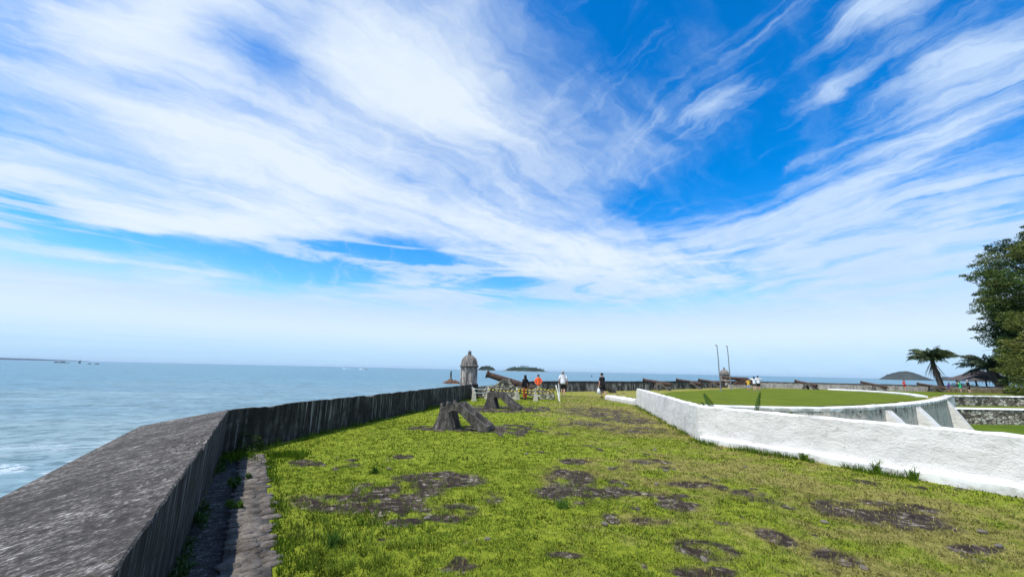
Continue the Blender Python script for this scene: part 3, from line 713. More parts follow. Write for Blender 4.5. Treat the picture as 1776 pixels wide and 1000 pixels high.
m = MB(); m.lathe([(.95, -.6), (.9, .7), (.62, .95), (.5, 1.5)], 10); m.build('foot', 'island_rock', b)
m = MB(); m.lathe([(.5, 1.5), (.44, 3.6), (.40, 4.0), (.34, 4.7), (.1, 4.8)], 10); m.build('shaft', 'metal_dark', b)
bu = empty('buoy', (136.5, 660, -6), label='small dark buoy floating on the open sea', cat='buoy')
m = MB(); m.lathe([(.3, -.5), (1.2, -.1), (1.3, .5), (.6, 1.0), (.28, 2.0)], 12); m.build('float', 'metal_dark', bu)
m = MB(); m.lathe([(.05, 2.0), (.6, 2.2), (.6, 2.7), (.05, 2.9)], 8); m.build('topmark', 'metal_dark', bu)

def boat(x, y, rz, L, label, wake):
    e = empty('motorboat', (x, y, -6), rz, label=label, cat='boat', group='motorboats far out on the sea')
    m = MB(); prof = [(-L/2, 0), (-L/2, L*.13), (L*.5, L*.2), (L*.36, 0)]
    m.prism(prof, (0, -L*.14, -.2), (1, 0, 0), (0, 0, 1), (0, 1, 0), L*.28); m.build('hull', 'boat_hull', e, bevel=.2)
    m = MB(); m.prism([(-L*.25, 0), (-L*.22, L*.16), (L*.05, L*.16), (L*.16, 0)], (0, -L*.1, L*.14), (1, 0, 0), (0, 0, 1), (0, 1, 0), L*.2); m.build('cabin', 'boat_hull' if wake else 'metal_dark', e)
    m = MB(); m.tube([(-L*.1, 0, L*.3), (-L*.1, 0, L*.48)], .12, 6); m.build('mast', 'metal_dark', e)
    return e
def wake(x, y, dx, w, label):
    m = MB(); rr = random.Random(int(abs(x)))
    for i in range(16):
        t = i/15; m.box((x+dx*t+rr.uniform(-1, 1), y+rr.uniform(-2, 2), -5.95), (abs(dx)/11, w*(1-t*.5), rr.uniform(.3, 1.3)*(1-.6*t)), rr.uniform(-.2, .2), .6)
    tag(m.build('wake', 'foam_white'), label, 'wake', kind='stuff')
boat(-603, 1427, math.pi, 11, 'white motorboat trailing a long pale wake, the left one of the two', True); wake(-597, 1427, 30, 4, 'pale wake behind the left motorboat')
boat(-474, 1249, math.pi, 12, 'white motorboat next to a dark skiff, right one of the two', True); wake(-470, 1249, 14, 4, 'white splash round the right motorboat')
e = empty('skiff', (-459, 1251, -6), .1, label='dark low skiff just right of a white motorboat', cat='boat')
m = MB(); m.prism([(-4.5, 0), (-5, 1.1), (5.5, 1.5), (4, 0)], (0, -1, -.2), (1, 0, 0), (0, 0, 1), (0, 1, 0), 2); m.build('hull', 'metal_dark', e)
m = MB(); m.box((-1.5, 0, 1.6), (1.6, .8, 1.4), 0, .7); m.build('engine', 'metal_dark', e); m = MB(); m.box((1.6, 0, 1.5), (1.2, .8, 1.2), 0, .7); m.build('seat', 'metal_dark', e)

# ------------------------------------------------------------------ parapets
def offset(P, d, closed=False):
    """polyline moved sideways to the left of its direction"""
    out = []; n = len(P)
    for i in range(n):
        v = []
        if i > 0: a = Vector(P[i])-Vector(P[i-1]); v.append(Vector((-a.y, a.x)).normalized())
        if i < n-1: a = Vector(P[i+1])-Vector(P[i]); v.append(Vector((-a.y, a.x)).normalized())
        k = (v[0]+v[-1]).normalized(); out.append(Vector(P[i])+k*(d/max(.35, k.dot(v[0]))))
    return out
def wall_run(m, P, prof, step=.6, jit=.0, seed=0, start=None, end=None):
    """sweep a closed profile [(sideways, z)] along P, finely divided; start/end give side vectors for mitres"""
    rr = random.Random(seed); offs = [[(p.x, p.y) for p in offset(P, s)] for s, z in prof]; n = len(prof)
    if start is not None:
        for j, (s, z) in enumerate(prof): offs[j][0] = (P[0][0]+start[0]*s, P[0][1]+start[1]*s)
    if end is not None:
        for j, (s, z) in enumerate(prof): offs[j][-1] = (P[-1][0]+end[0]*s, P[-1][1]+end[1]*s)
    rings = []
    for i in range(len(P)-1):
        L = math.dist(P[i], P[i+1]); k = max(1, int(L/step))
        for q in range(k+(1 if i == len(P)-2 else 0)):
            f = q/k
            rings.append([(offs[j][i][0]*(1-f)+offs[j][i+1][0]*f+rr.uniform(-jit, jit), offs[j][i][1]*(1-f)+offs[j][i+1][1]*f+rr.uniform(-jit, jit), prof[j][1]+(rr.uniform(-jit, jit) if prof[j][1] > -.05 else 0)) for j in range(n)])
    vs = [p for r in rings for p in r]; fs = []
    for i in range(len(rings)-1):
        for j in range(n):
            j2 = (j+1) % n; fs.append((i*n+j, i*n+j2, (i+1)*n+j2, (i+1)*n+j))
    fs.append(tuple(range(n))); fs.append(tuple((len(rings)-1)*n+j for j in range(n))[::-1])
    m.add(vs, fs)
HT = .87
def parapet_prof(h, ho, t): return [(0, -.4), (0, .1), (.0, h*.5), (0, h-.012), (.012, h), (t*.35, h-(h-ho)*.35), (t*.7, h-(h-ho)*.7), (t-.04, ho), (t, ho-.05), (t+.9, -7.5)]
MIT = (-1.06, -.205)                                  # shared corner direction of the first two stretches
MIT = tuple(c*1.0 for c in MIT)
def chip(m, h, amt, f=3.2):
    """wear the upper inner arris: shallow dips where pieces have broken off"""
    for i, (x, y, z) in enumerate(m.v):
        if abs(z-h) < .05:
            a = np.array([x]), np.array([y]); k = float(fbm(*a, f, 4, 7)[0]); m.v[i] = (x, y, z-amt*(max(0, k-.52)*3+max(0, k-.62)*9)+.010*(float(fbm(*a, .6, 2, 8)[0])-.5))
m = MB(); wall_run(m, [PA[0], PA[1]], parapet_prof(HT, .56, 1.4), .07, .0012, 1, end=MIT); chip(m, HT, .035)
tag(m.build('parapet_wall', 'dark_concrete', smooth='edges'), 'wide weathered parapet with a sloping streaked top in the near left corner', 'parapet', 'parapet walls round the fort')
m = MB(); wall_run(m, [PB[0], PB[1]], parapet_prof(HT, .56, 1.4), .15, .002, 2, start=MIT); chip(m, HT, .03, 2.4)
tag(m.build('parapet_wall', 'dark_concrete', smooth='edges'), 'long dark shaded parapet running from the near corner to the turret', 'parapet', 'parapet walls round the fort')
def low_start(P):
    m = MB(); wall_run(m, P, [(0, -.4), (0, .5), (.02, .92), (.9, .80), (1.5, -7.5)], .5, .014, 3)
    for i, v in enumerate(m.v):                       # the first metres dip towards the turret
        if v[2] > .45 and v[0] < 2.0: m.v[i] = (v[0], v[1], v[2]-.22*min(1, (2.0-v[0])/3.0))
    return m
tag(low_start(PC).build('parapet_wall', 'stained_wall'), 'dark parapet with white stains and drips behind the strolling visitors', 'parapet', 'parapet walls round the fort')
m = MB(); wall_run(m, PD, [(0, -.4), (0, .5), (.02, .93), (.9, .84), (1.5, -7.5)], .7, .015, 4)
tag(m.build('parapet_wall', 'stained_wall'), 'pale mottled parapet with a dark upper edge at the far right', 'parapet', 'parapet walls round the fort')

# gutter floor and cobbled kerb beside the near parapet
m = MB(); P4 = [(-5.62, 8.06), (-5.15, 8.06), (2.35, -3.7), (2.0, -4.1)]; vs = []
for i in range(61):
    f = i/60; a = Vector(P4[0]).lerp(Vector(P4[3]), f); b = Vector(P4[1]).lerp(Vector(P4[2]), f)
    for j in range(6): p = a.lerp(b, j/5); vs.append((p.x, p.y, -.075+random.uniform(-.008, .008)))
m.add(vs, [(i*6+j, (i+1)*6+j, (i+1)*6+j+1, i*6+j+1) for i in range(60) for j in range(5)])
tag(m.build('gutter', 'gutter_concrete' if 'gutter_concrete' in MATS else 'dark_concrete', smooth=True), 'sunken dark gutter floor at the foot of the near parapet', kind='structure')
def cobbles():
    rr = random.Random(4); base = MB(); a0, a1 = Vector((-5.19, 8.04)), Vector((2.3, -3.7)); d = (a1-a0).normalized(); nn = Vector((-d.y, d.x))
    L = (a1-a0).length; base.prism([(0, -.12), (L, -.12), (L, .014), (0, .014)], (a0.x, a0.y, 0), (d.x, d.y, 0), (0, 0, 1), (nn.x, nn.y, 0), .37)
    s = 0
    # thin edging strip of long stones, then two or three uneven cobbles across
    while s < L-.3:
        l = rr.uniform(.12, .30)
        if rr.random() > .12:
            p = a0+d*(s+l/2)+nn*.05; base.cur = 0
            base.blob((p.x, p.y, .006), (l*.52, .06, .034), 9, 6, .07, rr.randint(0, 9999))
        s += l
    s = 0
    while s < L-.2:
        l = rr.uniform(.09, .17); w = .10
        while w < .30:
            ww = rr.uniform(.10, .22)
            if rr.random() > .08:
                p = a0+d*(s+rr.uniform(-.02, .02)+l/2)+nn*(w+ww/2); k = len(base.v)
                base.blob((0, 0, 0), (ww*.54, l*.50, .030), 14, 8, .07, rr.randint(0, 9999))
                ang = math.atan2(nn.y, nn.x)+rr.uniform(-.2, .2); c, si = math.cos(ang), math.sin(ang); zz = rr.uniform(.0, .014)
                for q in range(k, len(base.v)):
                    x, y, z = base.v[q]; base.v[q] = (p.x+x*c-y*si, p.y+x*si+y*c, z+zz)
            w += ww
        s += l
    return base
mk_rubble('cobble_backing', 9.0, [(.3, (.11, .095, .08)), (.5, (.20, .175, .15)), (.65, (.32, .29, .255)), (.8, (.44, .41, .37))], (.19, .165, .14))
tag(cobbles().build('kerb', 'worn_cobble', smooth=True), 'kerb of worn cobbles between the gutter and the lawn', kind='structure')

# ------------------------------------------------------------------ white wall, its stub, and the moat
root = empty('white_wall', (5.1, 10.9, 0), label='tall rough whitewashed wall bending along the right of the lawn', cat='wall')
def at_root(m):
    m.v = [(x-5.1, y-10.9, z) for x, y, z in m.v]; return m
FULL = [WA[0], WA[1], WA[2], WB[1], WB[2], WB[3]]
m = MB(); wall_run(m, FULL, [(0, -.5), (.0, .25), (.0, .6), (.012, .885), (.04, .92), (.19, .92), (.22, .89), (.30, -2.9)], .22, .011, 8)
at_root(m).build('wall_body', 'limewash', root)
m = MB(); wall_run(m, [(5.16, 10.78), WB[1], WB[2], WB[3]], [(.02, -.3), (-.135, -.3), (-.135, .13), (-.115, .155), (.02, .165)], .25, .010, 9)
at_root(m).build('plinth', 'limewash_cap', root)
m = MB(); wall_run(m, [(6.2, 26.0), (6.5, 24.6), (6.98, 22.3)], [(0, -.3), (0, .22), (.08, .30), (.5, .30), (.62, .2), (.62, -.3)], .2, .03, 10)
tag(m.build('white_stub_wall', 'limewash'), 'low crumbling whitewashed stub beyond the end of the tall white wall', 'wall')

moat = empty('moat_wall', (24, 27, 0), label='curved retaining wall with a white rim and sloping white buttresses', cat='retaining wall')
def rel(m, o):
    m.v = [(x-o[0], y-o[1], z-o[2]) for x, y, z in m.v]; return m
RP = RIM
m = MB(); wall_run(m, RP[::-1], [(0, -.14), (.0, -3.0), (.6, -3.0), (.6, -.14)], .5, .02, 11); rel(m, (24, 27, 0)).build('wall_face', 'mouldy_limewash', moat)
m = MB(); wall_run(m, RP[::-1], [(-.10, -.14), (-.10, .03), (-.05, .06), (.55, .06), (.62, .0), (.62, -.14)], .5, .008, 12); rel(m, (24, 27, 0)).build('rim', 'limewash_cap', moat)
def buttress(p, d_along, drop, run, thick, top):
    """fin leaning on the wall at p; d_along is the wall's tangent there"""
    t = Vector((*d_along, 0)).normalized(); out = Vector((t.y, -t.x, 0))
    m = MB(); m.prism([(-.3, .045), (top, .045), (top+run, -drop), (-.3, -drop)], Vector((*p, 0)), out, (0, 0, 1), t, thick)
    rel(m, (24, 27, 0)); return m.build('buttress', 'limewash', moat, rough=(4, .012, .4))
buttress((23.6, 25.85), (.84, .54), 3.0, 2.2, 1.1, .35); buttress((28.6, 28.95), (.84, .55), 3.0, 2.1, 1.2, .45)
buttress((40.6, 37.75), (.80, .6), 3.0, 1.5, 1.3, .5)
m = MB(); wall_run(m, [(50.4, 45.9), (41.25, 38.35)], [(0.0, .04), (-1.3, -3.0), (.7, -3.0), (.7, .04)], .5, .02, 13); rel(m, (24, 27, 0)).build('corner_wall', 'limewash', moat)

def terrace_wall(P, z0, z1, label):
    e = empty('terrace_wall', (P[0][0], P[0][1], z0), label=label, cat='retaining wall')
    m = MB(); wall_run(m, P[::-1], [(0, z0-.3), (0, z1-.10), (.6, z1-.10), (.6, z0-.3)], .5, .035, 15); rel(m, (P[0][0], P[0][1], z0)).build('wall_face', 'rubble_stone', e)
    m = MB(); wall_run(m, P[::-1], [(-.06, z1-.10), (-.06, z1+.03), (.55, z1+.04), (.66, z1-.10)], .5, .02, 16); rel(m, (P[0][0], P[0][1], z0)).build('coping', 'limewash_cap', e)
terrace_wall([(50.3, 45.8), (55.9, 47.1), (61.5, 47.5), (100, 50)], -1.15, 0, 'upper rubble terrace wall with a white coping at far right')
terrace_wall([(45.6, 42.2), (50, 42.5), (55.4, 42.9), (95, 46)], -2.7, -1.12, 'lower rubble terrace wall with a white coping at right')
def sheet(name, poly, z, mat, label):
    m = MB(); m.add([(x, y, z) for x, y in poly], [tuple(range(len(poly)))]); return tag(m.build(name, mat), label, kind='structure')
sheet('terrace', [(45.4, 42.35), (50, 42.7), (95, 46.2), (100, 50.3), (61, 47.8), (50.2, 46.1)], -1.13, 'mown_grass', 'narrow grass terrace between the two rubble walls')
sheet('moat_floor', [(6, 22.6), (5, 11), (12, 1), (112, 1), (112, 47), (95, 46.3), (45, 42.4), (41, 39), (24, 27), (14, 23.4)], -2.72, 'moat_grass', 'green grass at the bottom of the dry moat')
m = MB(); wall_run(m, [(39.9, 37.85), (42.6, 41.2), (45.0, 45.0), (46.0, 48.5), (46.0, 52.0), (44.6, 55.0)], [(0, -.1), (0, .17), (.06, .2), (.75, .2), (.8, .16), (.8, -.1)], .5, .008, 17)
tag(m.build('low_kerb_wall', 'limewash_cap'), 'low white kerb wall along the back edge of the round lawn', 'wall')
# mown lawn of the round platform, laid over the turf
sheet('lawn', [(9.4, 23.8), (11.0, 23.55), (13.7, 23.45), (15.7, 23.35), (17.9, 23.7), (21.0, 25.1), (24.7, 27.2), (27.3, 28.8), (29.9, 30.5), (35.2, 34.2), (39.7, 37.8), (42.4, 41.4), (44.7, 45.2), (45.7, 48.6), (45.7, 52), (44.2, 55), (38, 56.0), (33, 54.5), (24.5, 46.8), (16, 39.0), (11.5, 32.0)], .035, 'mown_grass', 'mown round lawn of the gun platform')
sheet('lawn', [(46.9, 56.0), (46.8, 48.4), (45.8, 44.6), (42.4, 40.2), (50.2, 46.2), (55.9, 47.6), (61.5, 48.1), (118, 52.0), (118, 56.8), (70, 56.9)], .035, 'mown_grass', 'strip of grass in front of the far right parapet')
# ------------------------------------------------------------------ turrets
def turret(loc, rz, label, z0, mat, dark, h=1.62, r=.56, base=None, dh=.66, fs=.5):
    e = empty('sentry_turret', loc, rz, label=label, cat='turret', group='stone sentry turrets on the fort corners')
    if base:
        m = MB(); m.lathe(base, 20); m.build('base', mat, e)
    m = MB(); m.lathe([(r*1.0, z0), (r*1.0, .1), (r*.97, h-.1), (r*.97, h)], 8, rot=R(22.5))
    m.build('shaft', mat, e, bevel=.03, rough=(2, .008, .3))
    for k in range(8):
        q = k*math.pi/4+R(22.5); m = MB(); m.box((r*.965*math.cos(q), r*.965*math.sin(q), h/2), (.10, .13, h), q); m.build('pilaster', mat, e)
    m = MB(); m.lathe([(r*.96, h-.02), (r*1.10, h+.02), (r*1.16, h+.06), (r*1.16, h+.11), (r*1.02, h+.16)], 16); m.build('cornice', dark, e)
    m = MB(); prof = []
    for i in range(11):
        a = i/10*math.pi/2; prof.append((max(.12, r*1.02*math.cos(a)**.85), h+.15+dh*math.sin(a)))
    m.lathe(prof, 16); d = m.build('dome', dark, e, smooth=False, rough=(1, .012, .12))
    for k in range(8):
        m = MB(); q = k*math.pi/4+R(22.5); pts = []
        for i in range(9):
            a = i/9*math.pi/2; rr_ = r*1.03*math.cos(a)**.85; pts.append((rr_*math.cos(q), rr_*math.sin(q), h+.15+dh*math.sin(a)))
        m.tube(pts, .035, 5); m.build('rib', mat, d)
    m = MB(); z = h+.12+dh; m.lathe([(q*.9, z+w*fs) for q, w in [(.19, -.06), (.17, .05), (.15, .10), (.14, .30), (.17, .33), (.09, .38), (.07, .42), (.13, .47), (.16, .54), (.13, .60), (.06, .66), (.035, .74), (.01, .8)]], 12)
    m.build('finial', dark, e)
    m = MB(); m.box((r*.92*math.cos(R(250)), r*.92*math.sin(R(250)), h*.62), (.07, .10, .42), R(250)); m.build('loophole', 'cloth_black', e)
    return e
turret((-2.86, 27.3, .30), .1, 'grey domed stone turret at the end of the long dark parapet', -8, 'turret_stone', 'turret_dark_stone', 1.60, .575)
t2 = turret((31.3, 57.4, .85), .3, 'small far domed turret behind the two leaning poles', -8, 'turret_stone', 'turret_dark_stone', 1.0, .58,
       [(.3, -2.6), (.62, -1.0), (.72, -.55), (.72, -.35), (.62, -.3), (.62, -.08), (.70, -.02), (.70, .06), (.5, .08)])
t2.scale = (1, 1, .93)

# ------------------------------------------------------------------ concrete stands and guns
STAND = [(-1.0, -.03), (-.86, .22), (-.74, .55), (-.73, .84), (-.63, .85), (-.615, .74), (-.53, .745), (-.515, .90), (-.42, .90), (-.40, .80), (-.27, .81), (-.25, .87), (-.06, .875), (.0, .83), (.50, .48), (.97, .16), (1.02, .06), (1.02, -.03), (.70, -.03), (.28, .30), (.04, .50), (-.14, .60), (-.30, .61), (-.38, .54), (-.33, .30), (-.20, -.03)]
def make_stand():
    e = empty('cannon_stand', (0, 0, 0))
    for s in (-1, 1):
        m = MB(); m.prism(STAND, (0, s*.32-.085, 0), (1, 0, 0), (0, 0, 1), (0, 1, 0), .17)
        m.build('cheek', 'cannon_stand_concrete', e, bevel=.015, rough=(2, .007, .18, .0))
    m = MB(); m.box((.86, 0, .07), (.24, .38, .17)); m.build('crosspiece', 'cannon_stand_concrete', e, bevel=.015)
    m = MB(); m.box((-.42, 0, .66), (.34, .38, .14)); m.build('crosspiece', 'cannon_stand_concrete', e, bevel=.015)
    return e
stand0 = make_stand()
def place_stand(x, y, rz, label, first=[True], sc=.88):
    o = stand0 if first[0] else copy_tree(stand0); first[0] = False
    o.location = (x, y, 0); o.rotation_euler = (0, 0, rz); o.scale = (sc,)*3
    return tag(o, label, 'cannon stand', 'concrete cannon stands')
place_stand(-1.38, 12.2, -.24, 'empty dark concrete cannon stand on the nearest paved slab')
place_stand(-.33, 18.6, -.22, 'empty dark concrete cannon stand between the nearest one and the taped off gun')
place_stand(8.45, 35.0, .30, 'empty grey stand against the parapet behind the walking woman in black')

def barrel_mb(L, r):
    """gun along +x, muzzle at +L; origin at the trunnions"""
    b = L*.42; f = L*.58
    prof = [(.02, -b-.22), (.075, -b-.20), (.085, -b-.13), (.05, -b-.07), (.10, -b-.04), (r*1.0, -b-.02), (r*1.10, -b), (r*1.10, -b+.07), (r*1.02, -b+.08), (r*.98, -b+L*.2), (r*1.04, -b+L*.2+.02), (r*1.04, -b+L*.2+.06), (r*.95, -b+L*.2+.08), (r*.88, f*.1), (r*.93, f*.1+.02), (r*.93, f*.1+.06), (r*.86, f*.1+.08), (r*.70, f-.22), (r*.78, f-.20), (r*.78, f-.16), (r*.72, f-.14), (r*.86, f-.05), (r*.88, f), (r*.82, f+.02), (r*.42, f+.021), (r*.40, f-.35)]
    M = Matrix(((0, 0, 1, 0), (0, 1, 0, 0), (-1, 0, 0, 0), (0, 0, 0, 1)))
    m = MB(); m.lathe(prof, 20, M); return m
def make_cannon(L=2.75, r=.21):
    e = empty('cannon', (0, 0, 0)); barrel_mb(L, r).build('barrel', 'rusty_iron', e, smooth=False)
    m = MB(); m.tube([(0, -r-.16, -.03), (0, r+.16, -.03)], .07, 10); m.build('trunnion', 'rusty_iron', e)
    m = MB(); f = L*.58; M = Matrix(((0, 0, 1, 0), (0, 1, 0, 0), (-1, 0, 0, 0), (0, 0, 0, 1)))
    m.lathe([(r*.90, f-.10), (r*.98, f-.06), (r*.98, f+.0), (r*.90, f+.03)], 20, M); m.build('muzzle_ring', 'rusty_iron', e)
    return e
def aim(o, loc, az, el):
    o.location = loc; o.rotation_euler = (0, -el, az); return o
gun0 = make_cannon()
GG = 'rusty cannons along the parapet'
def place_gun(loc, az, el, label, first=[True], sc=1.0):
    o = gun0 if first[0] else copy_tree(gun0); first[0] = False
    aim(o, loc, az, el); o.scale = (sc,)*3; return tag(o, label, 'cannon', GG)
def gun_set(x, y, az, gun_label, stand_label, el=R(9), z=.86, sc=.92):
    d = Vector((math.cos(az), math.sin(az)))
    place_stand(x, y, az+math.pi, stand_label, sc=sc)
    # trunnions sit over the notch of the stand, in front of its middle
    place_gun((x+d.x*.30*sc, y+d.y*.30*sc, z*sc), az, el, gun_label)
A1 = math.atan2(.43, -.90)
gun_set(16.2, 42.3, A1, 'rusty cannon just past the end of the white wall, first of the row', 'cannon bearing stand just past the end of the white wall')
gun_set(22.6, 48.9, A1, 'rusty cannon in the middle of the row of three before the dark parapet', 'cannon bearing stand in the middle of the row of three')
gun_set(27.3, 52.9, A1, 'rusty cannon partly behind the left leaning pole', 'cannon bearing stand behind the left leaning pole')
gun_set(42.2, 55.6, math.atan2(.87, -.40), 'short looking cannon seen almost from behind, right of the three visitors', 'dark stand right of the three visitors', el=R(12))
gun_set(52.0, 55.7, math.atan2(.70, -.72), 'tilted cannon against the pale parapet before the white kerb end', 'dark stand against the pale parapet before the kerb end', el=R(14))
gun_set(60.3, 55.9, math.atan2(.5, -.85), 'cannon by the pale parapet between the red visitor and the palm', 'dark stand between the red visitor and the palm', el=R(12))

# the big gun on its broken mount, fenced off with tape
big = make_cannon(3.2, .25); aim(big, (.25, 25.78, .95), math.pi, R(16.5)); big.name = 'cannon'
tag(big, 'long rusty cannon raised high on a broken rubble mount behind barrier tape', 'cannon')
bm_ = empty('gun_mount', (0, 25.2, 0), label='broken rubble and concrete gun mount with round holes behind barrier tape', cat='gun mount')
def mound():
    m = MB(); prof = [(-1.75, -.1), (-1.72, .40), (-1.45, .70), (-.95, .78), (-.60, 1.06), (-.42, 1.16), (.02, 1.12), (.14, .85), (.36, .74), (.75, .66), (.62, .40), (.45, .22), (.20, -.1)]
    m.prism(prof, (0, -.05, 0), (1, 0, 0), (0, 0, 1), (0, 1, 0), 1.15)
    return m.build('rubble_mound', 'mount_stone', bm_, rough=(4, .035, .16))
mound()
def bed():
    prof = [(.40, .78), (.80, .70), (1.5, .56), (2.55, .42), (2.84, .42), (2.86, .0), (2.0, .0), (1.35, .18), (.62, .40)]
    for y in (0, .72):                                 # two long cheeks, each drilled twice near its end
        m = MB(); m.prism(prof, (0, y, 0), (1, 0, 0), (0, 0, 1), (0, 1, 0), .30); o = m.build('bed_cheek', 'mount_stone', bm_)
        for x, z in ((2.28, .20), (2.60, .21)):
            c = MB(); c.tube([(x, y-.4, z), (x, y+.7, z)], .075, 14); co = c.build('cutter', 'mount_stone', bm_)
            md = o.modifiers.new('hole', 'BOOLEAN'); md.object = co; md.operation = 'DIFFERENCE'; md.solver = 'EXACT'
            dg = bpy.context.evaluated_depsgraph_get(); me = bpy.data.meshes.new_from_object(o.evaluated_get(dg)); o.modifiers.clear(); o.data = me; me.name = 'bed_cheek'
            bpy.data.objects.remove(co)
    m = MB(); m.box((2.1, .51, .12), (.3, .42, .2)); m.build('crosspiece', 'mount_stone', bm_)
bed()
m = MB(); m.box((-1.2, -.2, .09), (1.1, .3, .26), .1, .85); m.build('fallen_block', 'mount_stone', bm_, rough=(3, .03, .15))
m = MB(); m.box((.1, -.2, .05), (.6, .25, .18), -.2, .8); m.build('fallen_block', 'mount_stone', bm_, rough=(3, .03, .15))
# far big gun by the second turret
big2 = make_cannon(3.4, .27); aim(big2, (32.2, 55.9, 1.27), math.pi-.05, R(3)); tag(big2, 'big rusty cannon lying level in front of the far turret', 'cannon')
gm = empty('gun_mount', (33.4, 55.9, 0), label='dark broken mount under the level cannon by the far turret', cat='gun mount')
m = MB(); m.prism([(-1.9, .45), (-1.6, .85), (-.6, 1.12), (.9, 1.18), (1.5, .95), (1.9, .55), (1.5, .42)], (0, -.5, 0), (1, 0, 0), (0, 0, 1), (0, 1, 0), 1.0); m.build('cradle', 'rusty_iron', gm, rough=(3, .05, .2))
m = MB(); m.prism([(-2.6, -.1), (-2.4, .42), (2.2, .44), (2.6, -.1)], (0, -.75, 0), (1, 0, 0), (0, 0, 1), (0, 1, 0), 1.5); m.build('plinth', 'turret_stone', gm, rough=(3, .02, .3))

# barrier of short posts and striped tape
GP = 'short posts holding the barrier tape'
def make_post():
    e = empty('barrier_post', (0, 0, 0)); m = MB(); m.lathe([(.20, -.03), (.19, .05), (.17, .10), (.13, .45), (.085, .50), (.075, .62), (.03, .64)], 4, rot=R(45)); m.build('concrete_foot', 'post_paint', e, bevel=.01)
    m = MB(); m.tube([(0, 0, .6), (0, 0, .72)], .045, 8); m.build('stake', 'stick_paint', e); return e
post0 = make_post()
POSTS = [((-2.02, 22.7), 'stubby pale post nearest the long dark parapet'), ((-1.32, 24.2), 'stubby pale post at the left foot of the rubble mount'), ((.46, 24.3), 'stubby pale post in front of the middle of the rubble mount'), ((1.56, 23.9), 'stubby pale post in front of the drilled end of the mount'), ((1.95, 27.6), 'stubby pale post behind the mount below the visitor in orange')]
for i, ((x, y), lb) in enumerate(POSTS):
    o = post0 if i == 0 else copy_tree(post0); o.location = (x, y, 0); o.rotation_euler = (random.uniform(-.05, .05), random.uniform(-.05, .05), random.uniform(0, 1)); tag(o, lb, 'post', GP)
def stick(a, b, r, mat, label):
    e = empty('stick', a, label=label, cat='stick'); m = MB(); d = Vector(b)-Vector(a); m.tube([(0, 0, 0), d*.5+Vector((.01, 0, 0)), d], [r, r*.95, r*.85], 8); m.build('shaft', mat, e)
    return e
stick((3.0, 23.9, -.05), (2.80, 24.1, .93), .042, 'stick_paint', 'white painted stake standing at the right end of the barrier tape')
stick((3.35, 26.8, 0), (3.30, 26.9, .95), .032, 'stick_paint', 'thin white stake just behind the man in the white shirt')
stick((-2.02, 22.95, 0), (-2.42, 24.55, .95), .035, 'old_wood', 'bare grey pole leaning against the dark parapet by the turret')
def tape(pts, label, two=('tape_yellow', 'tape_black'), w=.05):
    m = MB(); P = [Vector(p) for p in pts]; k = 0
    for a, b in zip(P, P[1:]):
        L = (b-a).length; n = max(2, int(L/.11)); sag = min(.10, L*.03); d = (b-a).normalized(); nn = Vector((-d.y, d.x, 0))*.004; prev = None
        for i in range(n):
            q = []
            for f in (i/n, (i+1)/n):
                c = a.lerp(b, f); s = sag*4*f*(1-f); q.append(c-Vector((0, 0, s)))
            m.cur = k % 2; k += 1; u = Vector((0, 0, w/2)); sh = d*.04
            vs = [q[0]-u-nn, q[1]-u-nn, q[1]+u+sh-nn, q[0]+u+sh-nn, q[0]-u+nn, q[1]-u+nn, q[1]+u+sh+nn, q[0]+u+sh+nn]
            m.add(vs, [(0, 1, 2, 3), (7, 6, 5, 4), (0, 4, 5, 1), (3, 2, 6, 7)])
    tag(m.build('barrier_tape', list(two)), label, 'tape')
tape([(.46, 24.22, .64), (1.56, 23.82, .66), (2.84, 24.02, .72)], 'upper yellow and black striped barrier tape before the gun mount')
tape([(-1.32, 24.12, .62), (.46, 24.22, .52), (1.56, 23.82, .46), (2.88, 24.0, .56)], 'lower yellow and black striped barrier tape before the gun mount')
tape([(.46, 24.38, .58), (1.95, 27.5, .66), (2.84, 24.18, .60)], 'striped barrier tape running round behind the gun mount')
tape([(-2.3, 24.1, .72), (-2.02, 22.78, .68), (-1.32, 24.28, .64)], 'white barrier tape at the parapet, upper strand', ('tape_white', 'tape_white'), .05)
tape([(-2.3, 24.15, .50), (-2.02, 22.80, .47), (-1.32, 24.28, .44)], 'white barrier tape at the parapet, lower strand', ('tape_white', 'tape_white'), .05)

# two leaning hooked poles
def pole(base, top, label):
    e = empty('hooked_pole', base, label=label, cat='pole', group='tall thin poles on the round lawn'); d = Vector(top)-Vector(base)
    m = MB(); n = 10; m.tube([d*(i/n)*1.0+Vector((.012*math.sin(i*1.1), 0, 0)) for i in range(n+1)], [.065-.022*i/n for i in range(n+1)], 10); m.build('shaft', 'metal_grey', e)
    m = MB(); m.tube([d-Vector((0, 0, .1)), d+Vector((-.05, 0, .02)), d+Vector((-.10, 0, .04)), d+Vector((-.17, 0, .02))], .045, 8); m.build('hook', 'metal_dark', e)
    m = MB(); m.lathe([(.16, -.02), (.16, .06), (.10, .10)], 10); m.build('footing', 'metal_grey', e)
pole((23.1, 43.4, .03), (23.12, 43.4, 4.95), 'left one of two thin hooked poles on the round lawn')
pole((26.75, 47.9, .03), (26.78, 47.9, 5.2), 'right one of two thin hooked poles, before the far turret')

# beach hut roof beyond the wall
h = empty('beach_hut', (77.2, 64.5, 0), label='open beach hut with a dark pyramid roof under the right hand palms', cat='hut')
m = MB(); m.lathe([(3.9, 1.75), (3.7, 1.95), (1.9, 2.75), (.1, 3.5)], 4, rot=.5); m.build('roof', 'thatch', h)
for k in range(4):
    q = .5+k*math.pi/2; m = MB(); m.tube([(2.7*math.cos(q), 2.7*math.sin(q), -6), (2.7*math.cos(q), 2.7*math.sin(q), 2.2)], .1, 8); m.build('post', 'bark_dark', h)
